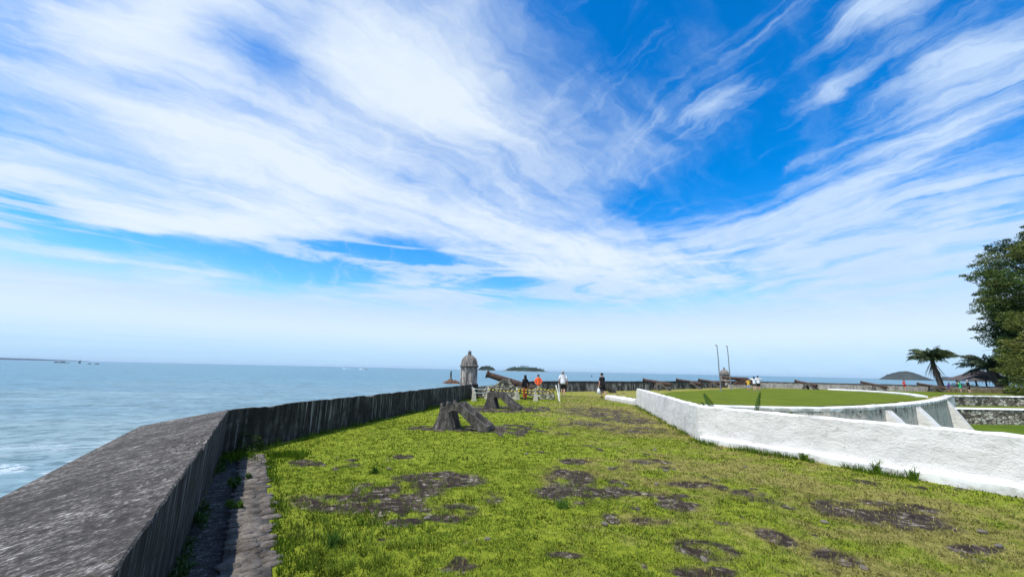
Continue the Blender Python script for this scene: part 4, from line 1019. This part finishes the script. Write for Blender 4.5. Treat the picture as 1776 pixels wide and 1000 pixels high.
# ------------------------------------------------------------------ people
def skinned(name, verts, edges, radii, mat, parent, root=0, sub=1, flat=None):
    me = bpy.data.meshes.new(name); me.from_pydata([tuple(v) for v in verts], edges, [])
    o = bpy.data.objects.new(name, me); COL.objects.link(o)
    md = o.modifiers.new('skin', 'SKIN'); md.use_smooth_shade = True
    if not me.skin_vertices: 
        bpy.context.view_layer.objects.active = o
    lay = me.skin_vertices[0] if me.skin_vertices else None
    for i, r in enumerate(radii):
        lay.data[i].radius = (r, r) if not isinstance(r, tuple) else r
        lay.data[i].use_root = (i == root)
    s = o.modifiers.new('sub', 'SUBSURF'); s.levels = sub; s.render_levels = sub
    dg = bpy.context.evaluated_depsgraph_get()
    m2 = bpy.data.meshes.new_from_object(o.evaluated_get(dg)); m2.name = name
    bpy.data.objects.remove(o); bpy.data.meshes.remove(me)
    m2.materials.clear(); m2.materials.append(MATS[mat])
    m2.polygons.foreach_set('use_smooth', [True]*len(m2.polygons))
    return link(name, m2, parent)
V3 = Vector
ARM_DOWN = ((.03, -.01, -.17), (.035, .03, -.32))
def person(loc, yaw, h, label, arms=(ARM_DOWN, ARM_DOWN), legs=None, skin='skin', top=('cloth_white', 'short'), bottom=('cloth_black', 'short'),
           hair=('hair_black', 'short'), shoes='cloth_grey', cap=None, lean=0.0, group='visitors strolling on the fort', head_turn=0.0, bulk=1.0, glasses=False):
    e = empty('person', loc, yaw, label=label, cat='person', group=group)
    legs = legs or (((.0, .02, -.22), (.0, -.01, -.455)), ((.0, .0, -.22), (.0, -.02, -.455)))
    ps = lambda x, y, z: V3((x*h, (y+lean*(z-.5))*h, z*h))
    v, ed, r = [], [], []
    def add(p, rad, par=None):
        v.append(p); r.append(rad*h if not isinstance(rad, tuple) else tuple(q*h for q in rad)); i = len(v)-1
        if par is not None: ed.append((par, i))
        return i
    pel = add(ps(0, 0, .53), (.078*bulk, .062*bulk)); sp = add(ps(0, .005, .62), (.068*bulk, .055*bulk), pel); ch = add(ps(0, 0, .74), (.082*bulk, .060*bulk), sp)
    ut = add(ps(0, -.005, .805), (.055, .045), ch); nk = add(ps(0, 0, .85), .030, ut); hb = add(ps(0, .012, .885), .040, nk)
    hc = add(ps(0, .008, .93), (.050, .058), hb); ht = add(ps(0, 0, .968), .036, hc)
    A, Lg = {}, {}
    for s, (el, wr), k in ((-1, arms[0], 'l'), (1, arms[1], 'r')):
        sh = add(ps(s*.098*bulk, 0, .80), .036, ut); so = v[sh]
        e1 = add(so+V3((s*el[0], el[1], el[2]))*h, .025, sh); w1 = add(so+V3((s*wr[0], wr[1], wr[2]))*h, .017, e1)
        d = (v[w1]-v[e1]).normalized(); palm = add(v[w1]+d*.032*h, .019, w1)
        side = d.cross(V3((0, 1, 0)));  side = side.normalized() if side.length > .1 else V3((1, 0, 0)); fw = side.cross(d).normalized()
        for q, ln in ((-1.5, .034), (-.5, .042), (.5, .045), (1.5, .040)):
            f1 = add(v[palm]+d*.016*h+fw*q*.0095*h, .0055, palm); f2 = add(v[f1]+d*ln*.55*h+side*s*(-.004)*h, .0050, f1); add(v[f2]+d*ln*.45*h+side*s*(-.012)*h, .0045, f2)
        t1 = add(v[w1]+d*.016*h+fw*.020*h, .0060, w1); add(v[t1]+d*.024*h+fw*.010*h, .0052, t1)
        A[k] = (so, v[e1], v[w1])
    for s, (kn, an), k in ((-1, legs[0], 'l'), (1, legs[1], 'r')):
        hp = add(ps(s*.048, 0, .495), .056, pel); ho = v[hp]
        k1 = add(ho+V3((s*kn[0], kn[1], kn[2]))*h, .036, hp); cf = add(v[k1].lerp(ho+V3((s*an[0], an[1], an[2]))*h, .35)-V3((0, .008*h, 0)), .036, k1); a1 = add(ho+V3((s*an[0], an[1], an[2]))*h, .020, cf)
        t = add(v[a1]+V3((s*.01, .075, -.022))*h, .017, a1); Lg[k] = (ho, v[k1], v[a1], v[t])
    body = skinned('body', v, ed, r, skin, e, root=pel, sub=1)
    # face: nose, ears, eyes, mouth set on the head
    H = v[hc]; m = MB(); m.blob(H+V3((0, .060, -.004))*h, V3((.009, .014, .014))*h, 8, 6); m.build('nose', skin, body)
    for s in (-1, 1):
        m = MB(); m.blob(H+V3((s*.053, -.004, -.004))*h, V3((.007, .013, .018))*h, 7, 6); m.build('ear', skin, body)
        m = MB(); m.blob(H+V3((s*.022, .055, .008))*h, V3((.008 if not glasses else .016, .005, .004 if not glasses else .011))*h, 7, 5); m.build('lens' if glasses else 'eye', 'hair_black', body)
    m = MB(); m.blob(H+V3((0, .050, -.027))*h, V3((.016, .006, .004))*h, 7, 5); m.build('mouth', 'cloth_brick', body)
    # hair
    m = MB(); m.blob(H+V3((0, -.010, .014))*h, V3((.058, .062, .052))*h, 14, 9, .04, 3)
    if hair[1] == 'long': m.blob(H+V3((0, -.040, -.05))*h, V3((.052, .030, .085))*h, 12, 8, .05, 4)
    elif hair[1] == 'hood':
        m.blob(H+V3((0, -.018, -.012))*h, V3((.060, .062, .074))*h, 14, 9, .03, 5); m.blob(H+V3((0, -.02, -.075))*h, V3((.062, .05, .04))*h, 12, 7, .03, 6)
    k = m.build('hood' if hair[1] == 'hood' else 'hair', hair[0], e, smooth=True)
    if cap:
        m = MB(); m.blob(H+V3((0, .0, .026))*h, V3((.064, .066, .044))*h, 14, 9); m.box(H+V3((0, .082, .018))*h, V3((.075, .045, .008))*h); m.build('cap', cap, e, smooth=True)
    # shirt
    tv, te, tr = [], [], []
    def ad(L, p, rad, par=None):
        L[0].append(p); L[2].append(rad*h if not isinstance(rad, tuple) else tuple(q*h for q in rad)); i = len(L[0])-1
        if par is not None: L[1].append((par, i))
        return i
    L = (tv, te, tr); c0 = ad(L, ps(0, 0, .735), (.102*bulk, .084*bulk)); c1 = ad(L, ps(0, .004, .62), (.098*bulk, .088*bulk), c0); c2 = ad(L, ps(0, 0, .52), (.106*bulk, .096*bulk), c1); ad(L, ps(0, 0, .455), (.106*bulk, .096*bulk), c2); u = ad(L, ps(0, 0, .805), (.066, .055), c0); ad(L, ps(0, 0, .838), .040, u)
    for k in 'lr':
        so, el, wr = A[k]; a = ad(L, so, .044, u)
        if top[1] == 'long': b = ad(L, el, .036, a); ad(L, el.lerp(wr, .95), .028, b)
        elif top[1] != 'none': q = ad(L, so.lerp(el, .5), .038, a); ad(L, so.lerp(el, .88), .037, q)
    skinned('jacket' if top[1] == 'long' else 'shirt', tv, te, tr, top[0], e, root=0, sub=1)
    # trousers, shorts or skirt
    bv, be, br = [], [], []; L = (bv, be, br); p0 = ad(L, ps(0, 0, .54), (.096*bulk, .084*bulk)); p1 = ad(L, ps(0, 0, .50), (.098*bulk, .086*bulk), p0)
    for k in 'lr':
        ho, kn, an, to = Lg[k]; a = ad(L, ho-V3((0, 0, .01*h)), .064*bulk, p1)
        if bottom[1] == 'long': b = ad(L, kn, .046, a); ad(L, kn.lerp(an, .92), .036, b)
        elif bottom[1] == 'short': q = ad(L, ho.lerp(kn, .55), .058*bulk, a); ad(L, ho.lerp(kn, 1.02), .052*bulk, q)
        else: q = ad(L, ho.lerp(kn, .3), .060*bulk, a); ad(L, ho.lerp(kn, .62), .058*bulk, q)
    skinned('trousers' if bottom[1] == 'long' else 'shorts', bv, be, br, bottom[0], e, root=0, sub=1)
    for k in 'lr':
        ho, kn, an, to = Lg[k]; m = MB(); mid = an.lerp(to, .45); d = (to-an); yawf = math.atan2(d.y, d.x)
        M = [(mid.x-.0, mid.y, mid.z-.010*h)]
        m.box((0, 0, 0), (.135*h, .052*h, .030*h), 0, .85); c, s_ = math.cos(yawf), math.sin(yawf)
        m.v = [(M[0][0]+x*c-y*s_, M[0][1]+x*s_+y*c, M[0][2]+z) for x, y, z in m.v]; m.build('shoe', shoes, e, bevel=.008)
    return e, A, Lg, h
STRIDE = (((.0, .09, -.21), (.0, -.02, -.425)), ((.0, -.03, -.22), (.0, -.19, -.41)))
STRIDE2 = (((.0, .03, -.22), (.0, .015, -.455)), ((.0, .01, -.22), (.0, -.13, -.425)))
person((3.82, 28.5, .03), -.15, 1.76, 'man seen from behind in a white t-shirt and black shorts walking away', arms=(((.045, -.02, -.165), (.05, .04, -.31)), ((.05, -.04, -.165), (.055, -.01, -.32))), legs=STRIDE2,
       top=('cloth_white', 'short'), bottom=('cloth_black', 'short'), hair=('hair_grey', 'short'), bulk=1.16)
W, WA_, WL_, wh = person((6.2, 26.5, .04), .55, 1.68, 'woman in black shirt and shorts striding away with a white bag', arms=(((.06, -.03, -.165), (.085, -.01, -.31)), ((.06, .05, -.16), (.06, .13, -.27))), legs=STRIDE,
       top=('cloth_black', 'short'), bottom=('cloth_black', 'short'), hair=('hair_black', 'short'), bulk=1.08, shoes='hair_black', lean=.06)
# her bag hangs from the left hand
wr = W.matrix_basis @ WA_['l'][2] if False else Matrix.Translation(W.location) @ Matrix.Rotation(W.rotation_euler.z, 4, 'Z') @ WA_['l'][2]
b = empty('bag', (wr.x-.02, wr.y, wr.z-.10), .3, label='crumpled white plastic bag in the left hand of the woman in black', cat='bag')
m = MB(); m.blob((0, 0, -.26), (.13, .075, .19), 12, 9, .12, 5); m.build('sack', 'plastic_white', b, smooth=True)
m = MB(); m.tube([(-.03, 0, -.10), (-.02, 0, .02), (0, 0, .06), (.02, 0, .02), (.03, 0, -.10)], .012, 6); m.build('handle', 'plastic_white', b)
person((.95, 24.75, .0), .7, 1.50, 'visitor in a dark hooded jacket and brick red trousers close to the gun mount', arms=(((.04, .0, -.165), (.03, .07, -.29)), ((.08, -.02, -.15), (.13, .0, -.28))), top=('cloth_black', 'long'), bottom=('cloth_brick', 'long'), hair=('cloth_black', 'hood'), shoes='hair_black')
person((2.08, 29.0, .0), 3.0, 1.50, 'visitor in a bright orange jacket facing the camera behind the gun mount', arms=(((.07, .02, -.15), (.02, .10, -.22)), ((.07, .02, -.15), (.02, .10, -.23))), top=('cloth_orange', 'long'), bottom=('cloth_grey', 'long'), hair=('hair_black', 'long'), glasses=True, skin='skin_pale')
person((27.1, 44.9, .04), -.35, 1.36, 'child in a yellow shirt and pale blue shorts between the poles and two adults', arms=(((.09, .0, -.12), (.05, .10, -.10)), ((.07, .02, -.14), (.05, .10, -.24))), top=('cloth_yellow', 'short'), bottom=('cloth_pale_blue', 'short'))
person((27.6, 44.6, .04), -.3, 1.63, 'woman with long dark hair in a white top and dark shorts, middle of the trio', arms=(((.12, .02, -.04), (.05, .10, .06)), ((.12, .02, -.06), (.09, .12, .02))), top=('cloth_white', 'short'), bottom=('cloth_black', 'brief'), hair=('hair_black', 'long'), skin='skin_pale')
person((28.75, 45.7, .04), -.5, 1.72, 'man in a white shirt and black shorts with raised elbows, right of the trio', arms=(((.12, .03, -.10), (.04, .13, -.08)), ((.13, .02, -.10), (.06, .13, -.09))), top=('cloth_white', 'short'), bottom=('cloth_black', 'short'), bulk=1.1)
person((55.6, 55.6, .04), 1.2, 1.62, 'person in a red top with bare legs by the pale parapet', arms=(((.06, .04, -.15), (.0, .12, -.18)), ((.06, .04, -.15), (.0, .12, -.18))), top=('cloth_red', 'short'), bottom=('cloth_red', 'brief'), skin='skin_pale', hair=('hair_black', 'long'))
person((62.2, 56.0, .04), -1.9, 1.38, 'person in dark purple clothes at the foot of the palm', arms=(((.06, .04, -.15), (.0, .12, -.18)), ((.04, .0, -.16), (.03, .05, -.30))), top=('cloth_purple', 'short'), bottom=('cloth_purple', 'short'), lean=.25)
person((62.3, 54.6, .04), .5, 1.58, 'person in a bright green top with bare legs beside one in a white cap', arms=(((.10, .02, -.08), (.03, .10, .03)), ((.05, .0, -.15), (.06, .05, -.28))), top=('cloth_green', 'short'), bottom=('cloth_green', 'brief'), skin='skin_pale', hair=('hair_black', 'long'), lean=.05)
person((62.3, 53.6, .04), .3, 1.72, 'person in black with a white cap beside the one in green', arms=(((.06, .04, -.15), (.0, .12, -.20)), ((.06, .02, -.15), (.06, .06, -.28))), top=('cloth_black', 'short'), bottom=('cloth_black', 'short'), cap='cloth_white', skin='skin_pale')
# ------------------------------------------------------------------ palms, trees, weeds
def frond_arrays(base, az, el0, L, droop, nl, ll, g, hang=.5, wid=.03, twist=0.0, plain=False, roll=0.0):
    """one feather frond: curved midrib and hanging leaflets; returns V, T (triangles)"""
    pts = []; p = np.array(base, float); el = el0; n = 12; st = L/n
    for i in range(n+1):
        pts.append(p.copy()); d = np.array([math.cos(az)*math.cos(el), math.sin(az)*math.cos(el), math.sin(el)]); p = p+d*st; el -= droop/n*(.5+1.2*i/n)
    pts = np.array(pts); V, T = [], []
    side0 = np.array([-math.sin(az), math.cos(az), 0]); d0 = np.array([math.cos(az)*math.cos(el0), math.sin(az)*math.cos(el0), math.sin(el0)])
    side0 = side0*math.cos(roll)+np.cross(d0, side0)*math.sin(roll)
    for i in range(n):                                   # midrib
        w = .045*(1-i/n)+.012; k = len(V); V += [pts[i]-side0*w, pts[i]+side0*w, pts[i+1]-side0*w*.9, pts[i+1]+side0*w*.9]; T += [(k, k+1, k+3), (k, k+3, k+2)]
    for j in range(nl):
        f = .14+.86*j/nl; q = f*n; i = min(int(q), n-1); c = pts[i]*(1-(q-i))+pts[i+1]*(q-i); d = pts[i+1]-pts[i]; d /= np.linalg.norm(d)
        for s in (-1, 1):
            a = side0*s*(1-hang*g.uniform(.5, 1.1))+d*.45+np.array([0, 0, -hang*g.uniform(.5, 1.2)+twist*s]); a /= np.linalg.norm(a)
            l = ll*((math.sin(min(1, f*1.15)*math.pi)**.55*.8+.25) if not plain else min(1, .35+(1-f)*6))*g.uniform(.75, 1.15); w = np.cross(a, d); w /= np.linalg.norm(w)+1e-6; w = d*.8+w*.4; w = w/np.linalg.norm(w)*wid
            k = len(V); mid = c+a*l*.5-np.array([0, 0, l*.04]); tip = c+a*l-np.array([0, 0, l*.22])
            V += [c, mid-w, mid+w, tip]; T += [(k, k+1, k+2), (k+1, k+3, k+2)]
    return np.array(V), np.array(T)
def fronds(name, base, specs, cols, g, parent, mat='leaf'):
    Vs, Ts, Cs = [], [], []; off = 0
    for sp in specs:
        V, T = frond_arrays(base, *sp[:6], g, *sp[6:]); c = np.array(cols[g.integers(len(cols))])*g.uniform(.75, 1.25)
        Vs.append(V); Ts.append(T+off); Cs.append(np.repeat((c[None]*g.uniform(.8, 1.2, (1, 1))), len(V), 0)); off += len(V)
    return link(name, np_mesh(name, np.concatenate(Vs), np.concatenate(Ts), mat, np.concatenate(Cs)), parent)
def palm(loc, trunk, r, label, L, nf, seed, cols, skirt=0, ll=.75, el_lo=-.25, group='feather palms beyond the far parapet', wind=0):
    e = empty('palm_tree', loc, label=label, cat='palm', group=group); g = np.random.default_rng(seed)
    m = MB(); n = len(trunk); m.tube(trunk, [r*(1.35-.5*i/(n-1)) for i in range(n)], 12)
    T = m.build('trunk', 'bark', e, smooth=True)
    top = np.array(trunk[-1]); sp = []
    for i in range(nf):
        az = i*2.39996+g.uniform(-.3, .3); el = el_lo+(1.35-el_lo)*g.uniform(0, 1)**.8 if i > 3 else g.uniform(.9, 1.4)
        az2 = az+wind*math.sin(az)
        sp.append((az2, el, L*g.uniform(.8, 1.1), g.uniform(.9, 1.7)+max(0, el)*.45, 44, ll, .75, .045))
    fronds('crown', top, sp, cols, g, e)
    if skirt:
        sp = [(i*2.39996, g.uniform(-1.45, -1.0), L*g.uniform(.7, 1.05), g.uniform(-.2, .5), 26, ll*.28, .8, .03) for i in range(skirt)]
        fronds('dead_fronds', top-np.array([0, 0, .25]), sp, [(.075, .055, .045), (.12, .095, .07)], g, e)
    return e
PC_ = [(.030, .055, .022), (.05, .08, .03), (.075, .10, .04)]
palm((66.35, 60.6, -.6), [(0, 0, 0), (-.1, 0, 1.4), (-.3, 0, 2.8), (-.6, 0, 4.2), (-.75, 0, 5.5)], .30, 'shaggy leaning palm with hanging dead fronds standing alone by the parapet', 3.2, 44, 5, PC_, 30, .7, .1)
palm((77.0, 61.5, -.6), [(0, 0, 0), (-.4, 0, 1.8), (-1.2, 0, 3.4), (-1.6, 0, 4.5)], .55, 'dark broad palm at the edge of the tall trees', 3.9, 40, 8, [(.016, .036, .018), (.03, .055, .026)], 6, .8)
palm((79.5, 60.5, -.6), [(0, 0, 0), (.3, 0, 2.4), (.1, 0, 4.8), (-.3, 0, 6.6)], .42, 'dark taller palm half hidden in the tall trees', 3.4, 34, 9, [(.014, .03, .016), (.026, .045, .022)], 6, .8)

def tree(loc, label, trunk_r, height, clusters, cols, ls, limbs, seed, cat='tree', per=420, flat=1.0, name='broad_tree', twigs=0):
    e = empty(name, loc, label=label, cat=cat, group='trees beside the far right parapet'); g = np.random.default_rng(seed)
    m = MB(); m.tube([(0, 0, -.2), (.1, .05, height*.2), (-.1, .1, height*.45), (.15, 0, height*.72), (.1, 0, height*.92)], [trunk_r*1.35, trunk_r, trunk_r*.8, trunk_r*.45, trunk_r*.12], 10)
    T = m.build('trunk', 'bark_dark', e, smooth=True)
    for (cx, cy, cz), s in clusters[:limbs]:
        m = MB(); z0 = max(.5, cz-abs(cx)*.45-1.0); m.tube([(0, 0, min(z0, height*.85)), (cx*.4, cy*.4, z0+(cz-z0)*.55), (cx*.8, cy*.8, cz-.2)], [trunk_r*.34, trunk_r*.2, trunk_r*.07], 7); m.build('limb', 'bark_dark', e)
    parts = []
    for i, (c, s) in enumerate(clusters):
        base = cols[g.integers(len(cols))]; vol = s[0]*s[1]*s[2]; n = int(per*max(.25, vol**.62/4))
        parts.append((*leaf_cloud(c, s, n, ls, flat, seed*7919+i), base))
        for j in range(5):                            # ragged sprays that break the outline
            d = g.normal(0, 1, 3); d[2] = d[2]*.5; d /= np.linalg.norm(d); q = np.array(c)+d*np.array(s)*g.uniform(.85, 1.2)
            parts.append((*leaf_cloud(q, (s[0]*.34, s[1]*.34, s[2]*.2), int(n*.07)+8, ls*.9, flat, seed*7919+i*17+j+999), tuple(np.array(base)*g.uniform(.8, 1.3))))
    leaf_mesh('crown', parts, 'leaf', e, seed, .4)
    if twigs:
        m = MB()
        for i in range(twigs):
            c, s = clusters[g.integers(len(clusters))]
            a = np.array(c)+g.normal(0, .4, 3)*np.array(s); d = np.array([-1.0, g.uniform(-.4, .4), g.uniform(-.1, .5)]); l = g.uniform(1.2, 2.6)
            b = a+d*l; m.tube([tuple(a), tuple(a+d*l*.5+np.array([0, 0, .2])), tuple(b)], [.035, .025, .008], 5)
        m.build('bare_twigs', 'bark', e)
    return e
def pt(x, y, z, o): return (x-o[0], y-o[1], z-o[2])
# tall dark tree: layered clumps; its left outline steps in and out down the trunk
o = (78.5, 54.0, 0); g = np.random.default_rng(3); cl = []
rows = [(24.6, 77.2, 3), (23.0, 75.8, 3), (21.4, 74.6, 3), (19.8, 73.2, 3), (18.4, 71.2, 3), (16.9, 69.8, 3), (15.5, 69.0, 3), (14.3, 68.0, 3), (13.1, 67.8, 3), (12.0, 69.9, 3), (10.7, 68.9, 3), (9.5, 68.8, 3), (8.3, 69.8, 3), (7.1, 69.0, 3), (6.0, 69.0, 3), (4.6, 68.3, 3), (3.2, 68.2, 3), (1.8, 68.4, 3)]
for z, xl, w in rows:
    x = xl+1.6
    while x < 90:
        cl.append((pt(x+g.uniform(-.5, .5), 54+g.uniform(-3.0, 3.0), z+g.uniform(-1.0, 1.0), o), (g.uniform(1.3, 2.2), g.uniform(1.5, 2.4), g.uniform(1.0, 1.9)))); x += g.uniform(2.3, 3.2)
    cl.append((pt(xl+.7, 54, z, o), (1.1, 1.3, .7)))
g.shuffle(cl) if False else None
tree(o, 'tall dark tree with layered drooping boughs at the right edge', .75, 25, cl, [(.045, .085, .020), (.065, .11, .024), (.09, .13, .03), (.12, .145, .035), (.035, .065, .018)], .17, 46, 31, per=1550, flat=1.0, twigs=30)
# lighter olive bushy tree in front of it
o = (74.5, 49.5, 0); cl = []; g = np.random.default_rng(5)
for z, xl in ((15.0, 72.0), (13.4, 70.4), (11.9, 68.4), (10.4, 66.8), (9.0, 65.9), (7.5, 65.0), (6.0, 64.4), (4.6, 64.1), (3.2, 63.6), (1.9, 62.6), (.7, 61.7)):
    x = xl+1.2
    while x < 80:
        cl.append((pt(x+g.uniform(-.4, .4), 50+g.uniform(-2.2, 1.8), z+g.uniform(-.4, .4), o), (g.uniform(1.2, 1.9), g.uniform(1.3, 1.9), g.uniform(.8, 1.3)))); x += g.uniform(1.8, 2.6)
tree(o, 'olive green bushy tree in front of the tall dark tree', .4, 13, cl, [(.10, .13, .024), (.135, .155, .03), (.17, .175, .038), (.075, .10, .024)], .15, 30, 33, per=1100, flat=1.0, name='bushy_tree')
# low scrub on the seaward side of the wall, dry grass along its foot
sh = empty('shrub', (69.8, 60.5, -.3), label='low green shrub behind the parapet between the palms', cat='shrub'); parts = []
for i in range(9): parts.append((*leaf_cloud((-1.6+i*.45, random.uniform(-.4, .4), .9+random.uniform(-.1, .25)), (.6, .5, .55), 150, .10, 1, 700+i), random.choice([(.05, .09, .02), (.035, .065, .02)])))
leaf_mesh('foliage', parts, 'leaf', sh, 3); m = MB(); m.tube([(0, 0, -.4), (.1, 0, .9)], .06, 6); m.build('stem', 'bark_dark', sh)
def straw():
    n = 9000; x = rng.uniform(60, 84, n); y = 57.3-rng.exponential(.55, n)-.1; ok = (x > 62+rng.normal(0, 2, n)) & (y > 54); x, y = x[ok], y[ok]
    l = rng.uniform(.25, .75, len(x))*np.clip((fbm(x, y, .8, 3, 5)+.45), .5, 1.2); col = np.array([.34, .285, .17])[None]*rng.uniform(.5, 1.2, (len(x), 1))
    V, T, C = blades(x, y, np.zeros(len(x)), l, .05, col, .5); tag(link('dry_grass', np_mesh('dry_grass', V, T, 'grass_blade', C)), 'tall straw coloured grass along the far parapet', 'dry grass', kind='stuff')
straw()
# big fronds that rise out of the moat behind the white wall
def moat_plant(loc, label, specs, cols, seed):
    e = empty('moat_plant', loc, label=label, cat='plant', group='fronds rising behind the white wall'); g = np.random.default_rng(seed)
    for i, s in enumerate(specs):
        fronds('frond', (0, 0, 0), [s], cols, g, e)
    m = MB(); m.lathe([(.10, -.2), (.13, .1), (.08, .5), (.02, .7)], 8); m.build('stem', 'bark', e)
GR = [(.030, .080, .014), (.045, .105, .018)]
moat_plant((10.15, 16.9, -2.7), 'tallest dark green frond leaning left above the white wall', [(3.1, 1.12, 4.1, .05, 90, .17, .12, .024, 0, True, 1.25), (.6, 1.25, 3.3, .5, 40, .30, .3, .05)], GR, 1)
moat_plant((9.55, 16.9, -2.7), 'upright bright frond with a curled one beside it above the white wall', [(.1, 1.30, 3.95, .1, 80, .12, .12, .024, 0, True, 1.2), (3.0, 1.38, 3.6, .5, 40, .25, .3, .05, 0, True)], GR, 2)
moat_plant((8.15, 14.0, -2.7), 'yellowish frond slanting right above the white wall', [(.1, 1.18, 3.75, .35, 80, .15, .12, .024, 0, True, 1.2), (2.6, 1.3, 2.9, .4, 36, .22, .3, .04)], [(.15, .17, .03), (.11, .14, .03)], 3)
moat_plant((10.4, 18.8, -2.7), 'low dark frond slanting left above the bend of the white wall', [(3.05, 1.15, 3.75, .45, 80, .17, .12, .026, 0, True, 1.2), (1.4, 1.2, 2.8, .5, 36, .22, .3, .045)], GR, 4)

# countable tufts at the foot of the white wall, and weeds of the gutter
def tuft(loc, label, n, l, seed, cols=((.09, .16, .02), (.14, .22, .026)), w=.016, lean=.75, group='grass tufts at the foot of the white wall', name='grass_tuft'):
    g = np.random.default_rng(seed); a = g.uniform(0, 6.283, n); r = g.uniform(0, .07, n)
    V, T, C = blades(r*np.cos(a), r*np.sin(a), np.zeros(n), g.uniform(l*.45, l, n), w, np.array([cols[i % len(cols)] for i in range(n)])*g.uniform(.7, 1.3, (n, 1)), lean)
    o = link(name, np_mesh(name, V, T, 'grass_blade', C)); o.location = loc; return tag(o, label, 'grass tuft', group)
tuft((6.30, 8.75, 0), 'spiky grass tuft at the white plinth, leftmost of the row', 60, .24, 1)
tuft((6.98, 7.78, 0), 'tallest spiky grass tuft at the white plinth, middle of the row', 70, .30, 2)
tuft((7.22, 7.36, 0), 'wide splayed grass tuft at the white plinth, rightmost of the row', 56, .30, 3, lean=.95)
tuft((8.0, 6.15, 0), 'thin lone grass tuft at the right end of the white plinth', 14, .26, 4)
tuft((-1.72, 4.28, 0), 'coarse dark grass clump beside the cobbled kerb', 130, .17, 5, ((.07, .15, .03), (.10, .19, .03)), .011, 1.05, 'single weeds in the lawn')
tuft((-2.25, 7.0, 0), 'dark leafy weed in the lawn behind the worn paving', 80, .13, 6, ((.04, .09, .016), (.06, .12, .02)), .016, 1.0, 'single weeds in the lawn')
tuft((.72, 5.5, 0), 'pale green grass clump in the middle of the lawn', 120, .16, 7, ((.10, .19, .03), (.13, .22, .04)), .010, .9, 'single weeds in the lawn')
def gutter_weeds():
    parts = []; g = np.random.default_rng(12); d = Vector((-5.57-2.05, 8+4)).normalized(); off = Vector((d.y, -d.x))
    for i in range(130):
        y = g.uniform(1.8, 8.0)
        if fbm(np.array([y]), np.array([.3]), 1.6, 3, 4)[0] < .47: continue
        p = Vector((-5.57, 8))+d*(-(8-y)/d.y)+off*abs(g.normal(0, .05)+.04)
        parts.append((*leaf_cloud((p.x, p.y, -.03+g.uniform(0, .10)), (.07, .07, .06), 34, .022, 1, 3000+i), (.03, .07, .014)))
    for t, s, col in ((.405, .15, (.06, .15, .02)), (.46, .12, (.05, .12, .02)), (.52, .10, (.08, .13, .02)), (.245, .09, (.10, .17, .02)), (.60, .14, (.07, .10, .02)), (.68, .13, (.06, .12, .02)), (.15, .08, (.05, .11, .02))):
        p = Vector((-5.19, 8.04)).lerp(Vector((2.3, -3.7)), t)
        for k in range(7): parts.append((*leaf_cloud((p.x+g.normal(0, .06), p.y+g.normal(0, .13), .0+g.uniform(0, .07)), (s*.5, s*.6, .05), 60, .03, 1, 4000+k+int(t*999)), col))
    for k in range(26):                                     # rank growth in the corner
        parts.append((*leaf_cloud((-5.35+g.uniform(-.12, .3), 8.15+g.uniform(-.1, .35), g.uniform(.0, .42)*(1-k/40)), (.10, .09, .07), 44, .022, 1, 6000+k), (.025, .05, .012) if k % 3 else (.05, .08, .02)))
    o = leaf_mesh('weeds', parts, 'leaf', None, 9); tag(o, 'small leafy weeds along the gutter and in the parapet corner', 'weeds', kind='stuff')
gutter_weeds()
# loose pale stones lying on the turf
def stones():
    g = random.Random(8); spots = [(1.15, 5.0), (-.95, 5.05), (-2.1, 7.3), (2.4, 6.7), (.4, 8.8), (3.9, 5.2), (5.6, 5.0), (5.3, 4.6), (2.9, 7.6), (-3.3, 7.4), (1.9, 4.15), (3.35, 4.05), (4.6, 8.0), (3.4, 9.5), (-.2, 4.5)]
    names = ['on the grass below the right hand bare patch', 'at the edge of the broad worn paving', 'near the dark leafy weed', 'between the worn patches', 'beyond the worn paving', 'left of the large bare patch', 'right of the large bare patch', 'at the near edge of the large bare patch', 'toward the white wall', 'near the cobbled kerb', 'at the bottom of the lawn in the middle', 'at the bottom of the lawn to the right', 'in the brown turf before the plinth', 'in the brown turf near the bend of the wall', 'at the bottom of the lawn by the worn paving']
    for (x, y), nm in zip(spots, names):
        m = MB(); m.blob((0, 0, .012), (g.uniform(.03, .06), g.uniform(.025, .05), g.uniform(.015, .028)), 9, 6, .14, g.randint(0, 999)); o = m.build('stone', 'island_rock'); o.location = (x, y, 0); o.rotation_euler = (0, 0, g.uniform(0, 3))
        tag(o, 'small pale stone '+nm, 'stone', 'loose stones on the turf')
stones()
# ------------------------------------------------------------------ sea air
def haze():
    m = MB(); m.box((0, 0, 50), (70000, 70000, 114)); m2 = bpy.data.materials.new('sea_air'); m2.use_nodes = True; MATS['sea_air'] = m2
    N = NT(m2.node_tree); v = N.n('ShaderNodeVolumePrincipled'); v.inputs['Color'].default_value = (.66, .82, .98, 1); v.inputs['Density'].default_value = 2.5e-5
    o = N.n('ShaderNodeOutputMaterial'); N.lk(v.outputs[0], o.inputs['Volume'])
    tag(m.build('haze', 'sea_air'), 'thin pale sea haze over the water', 'haze', kind='stuff')
haze()
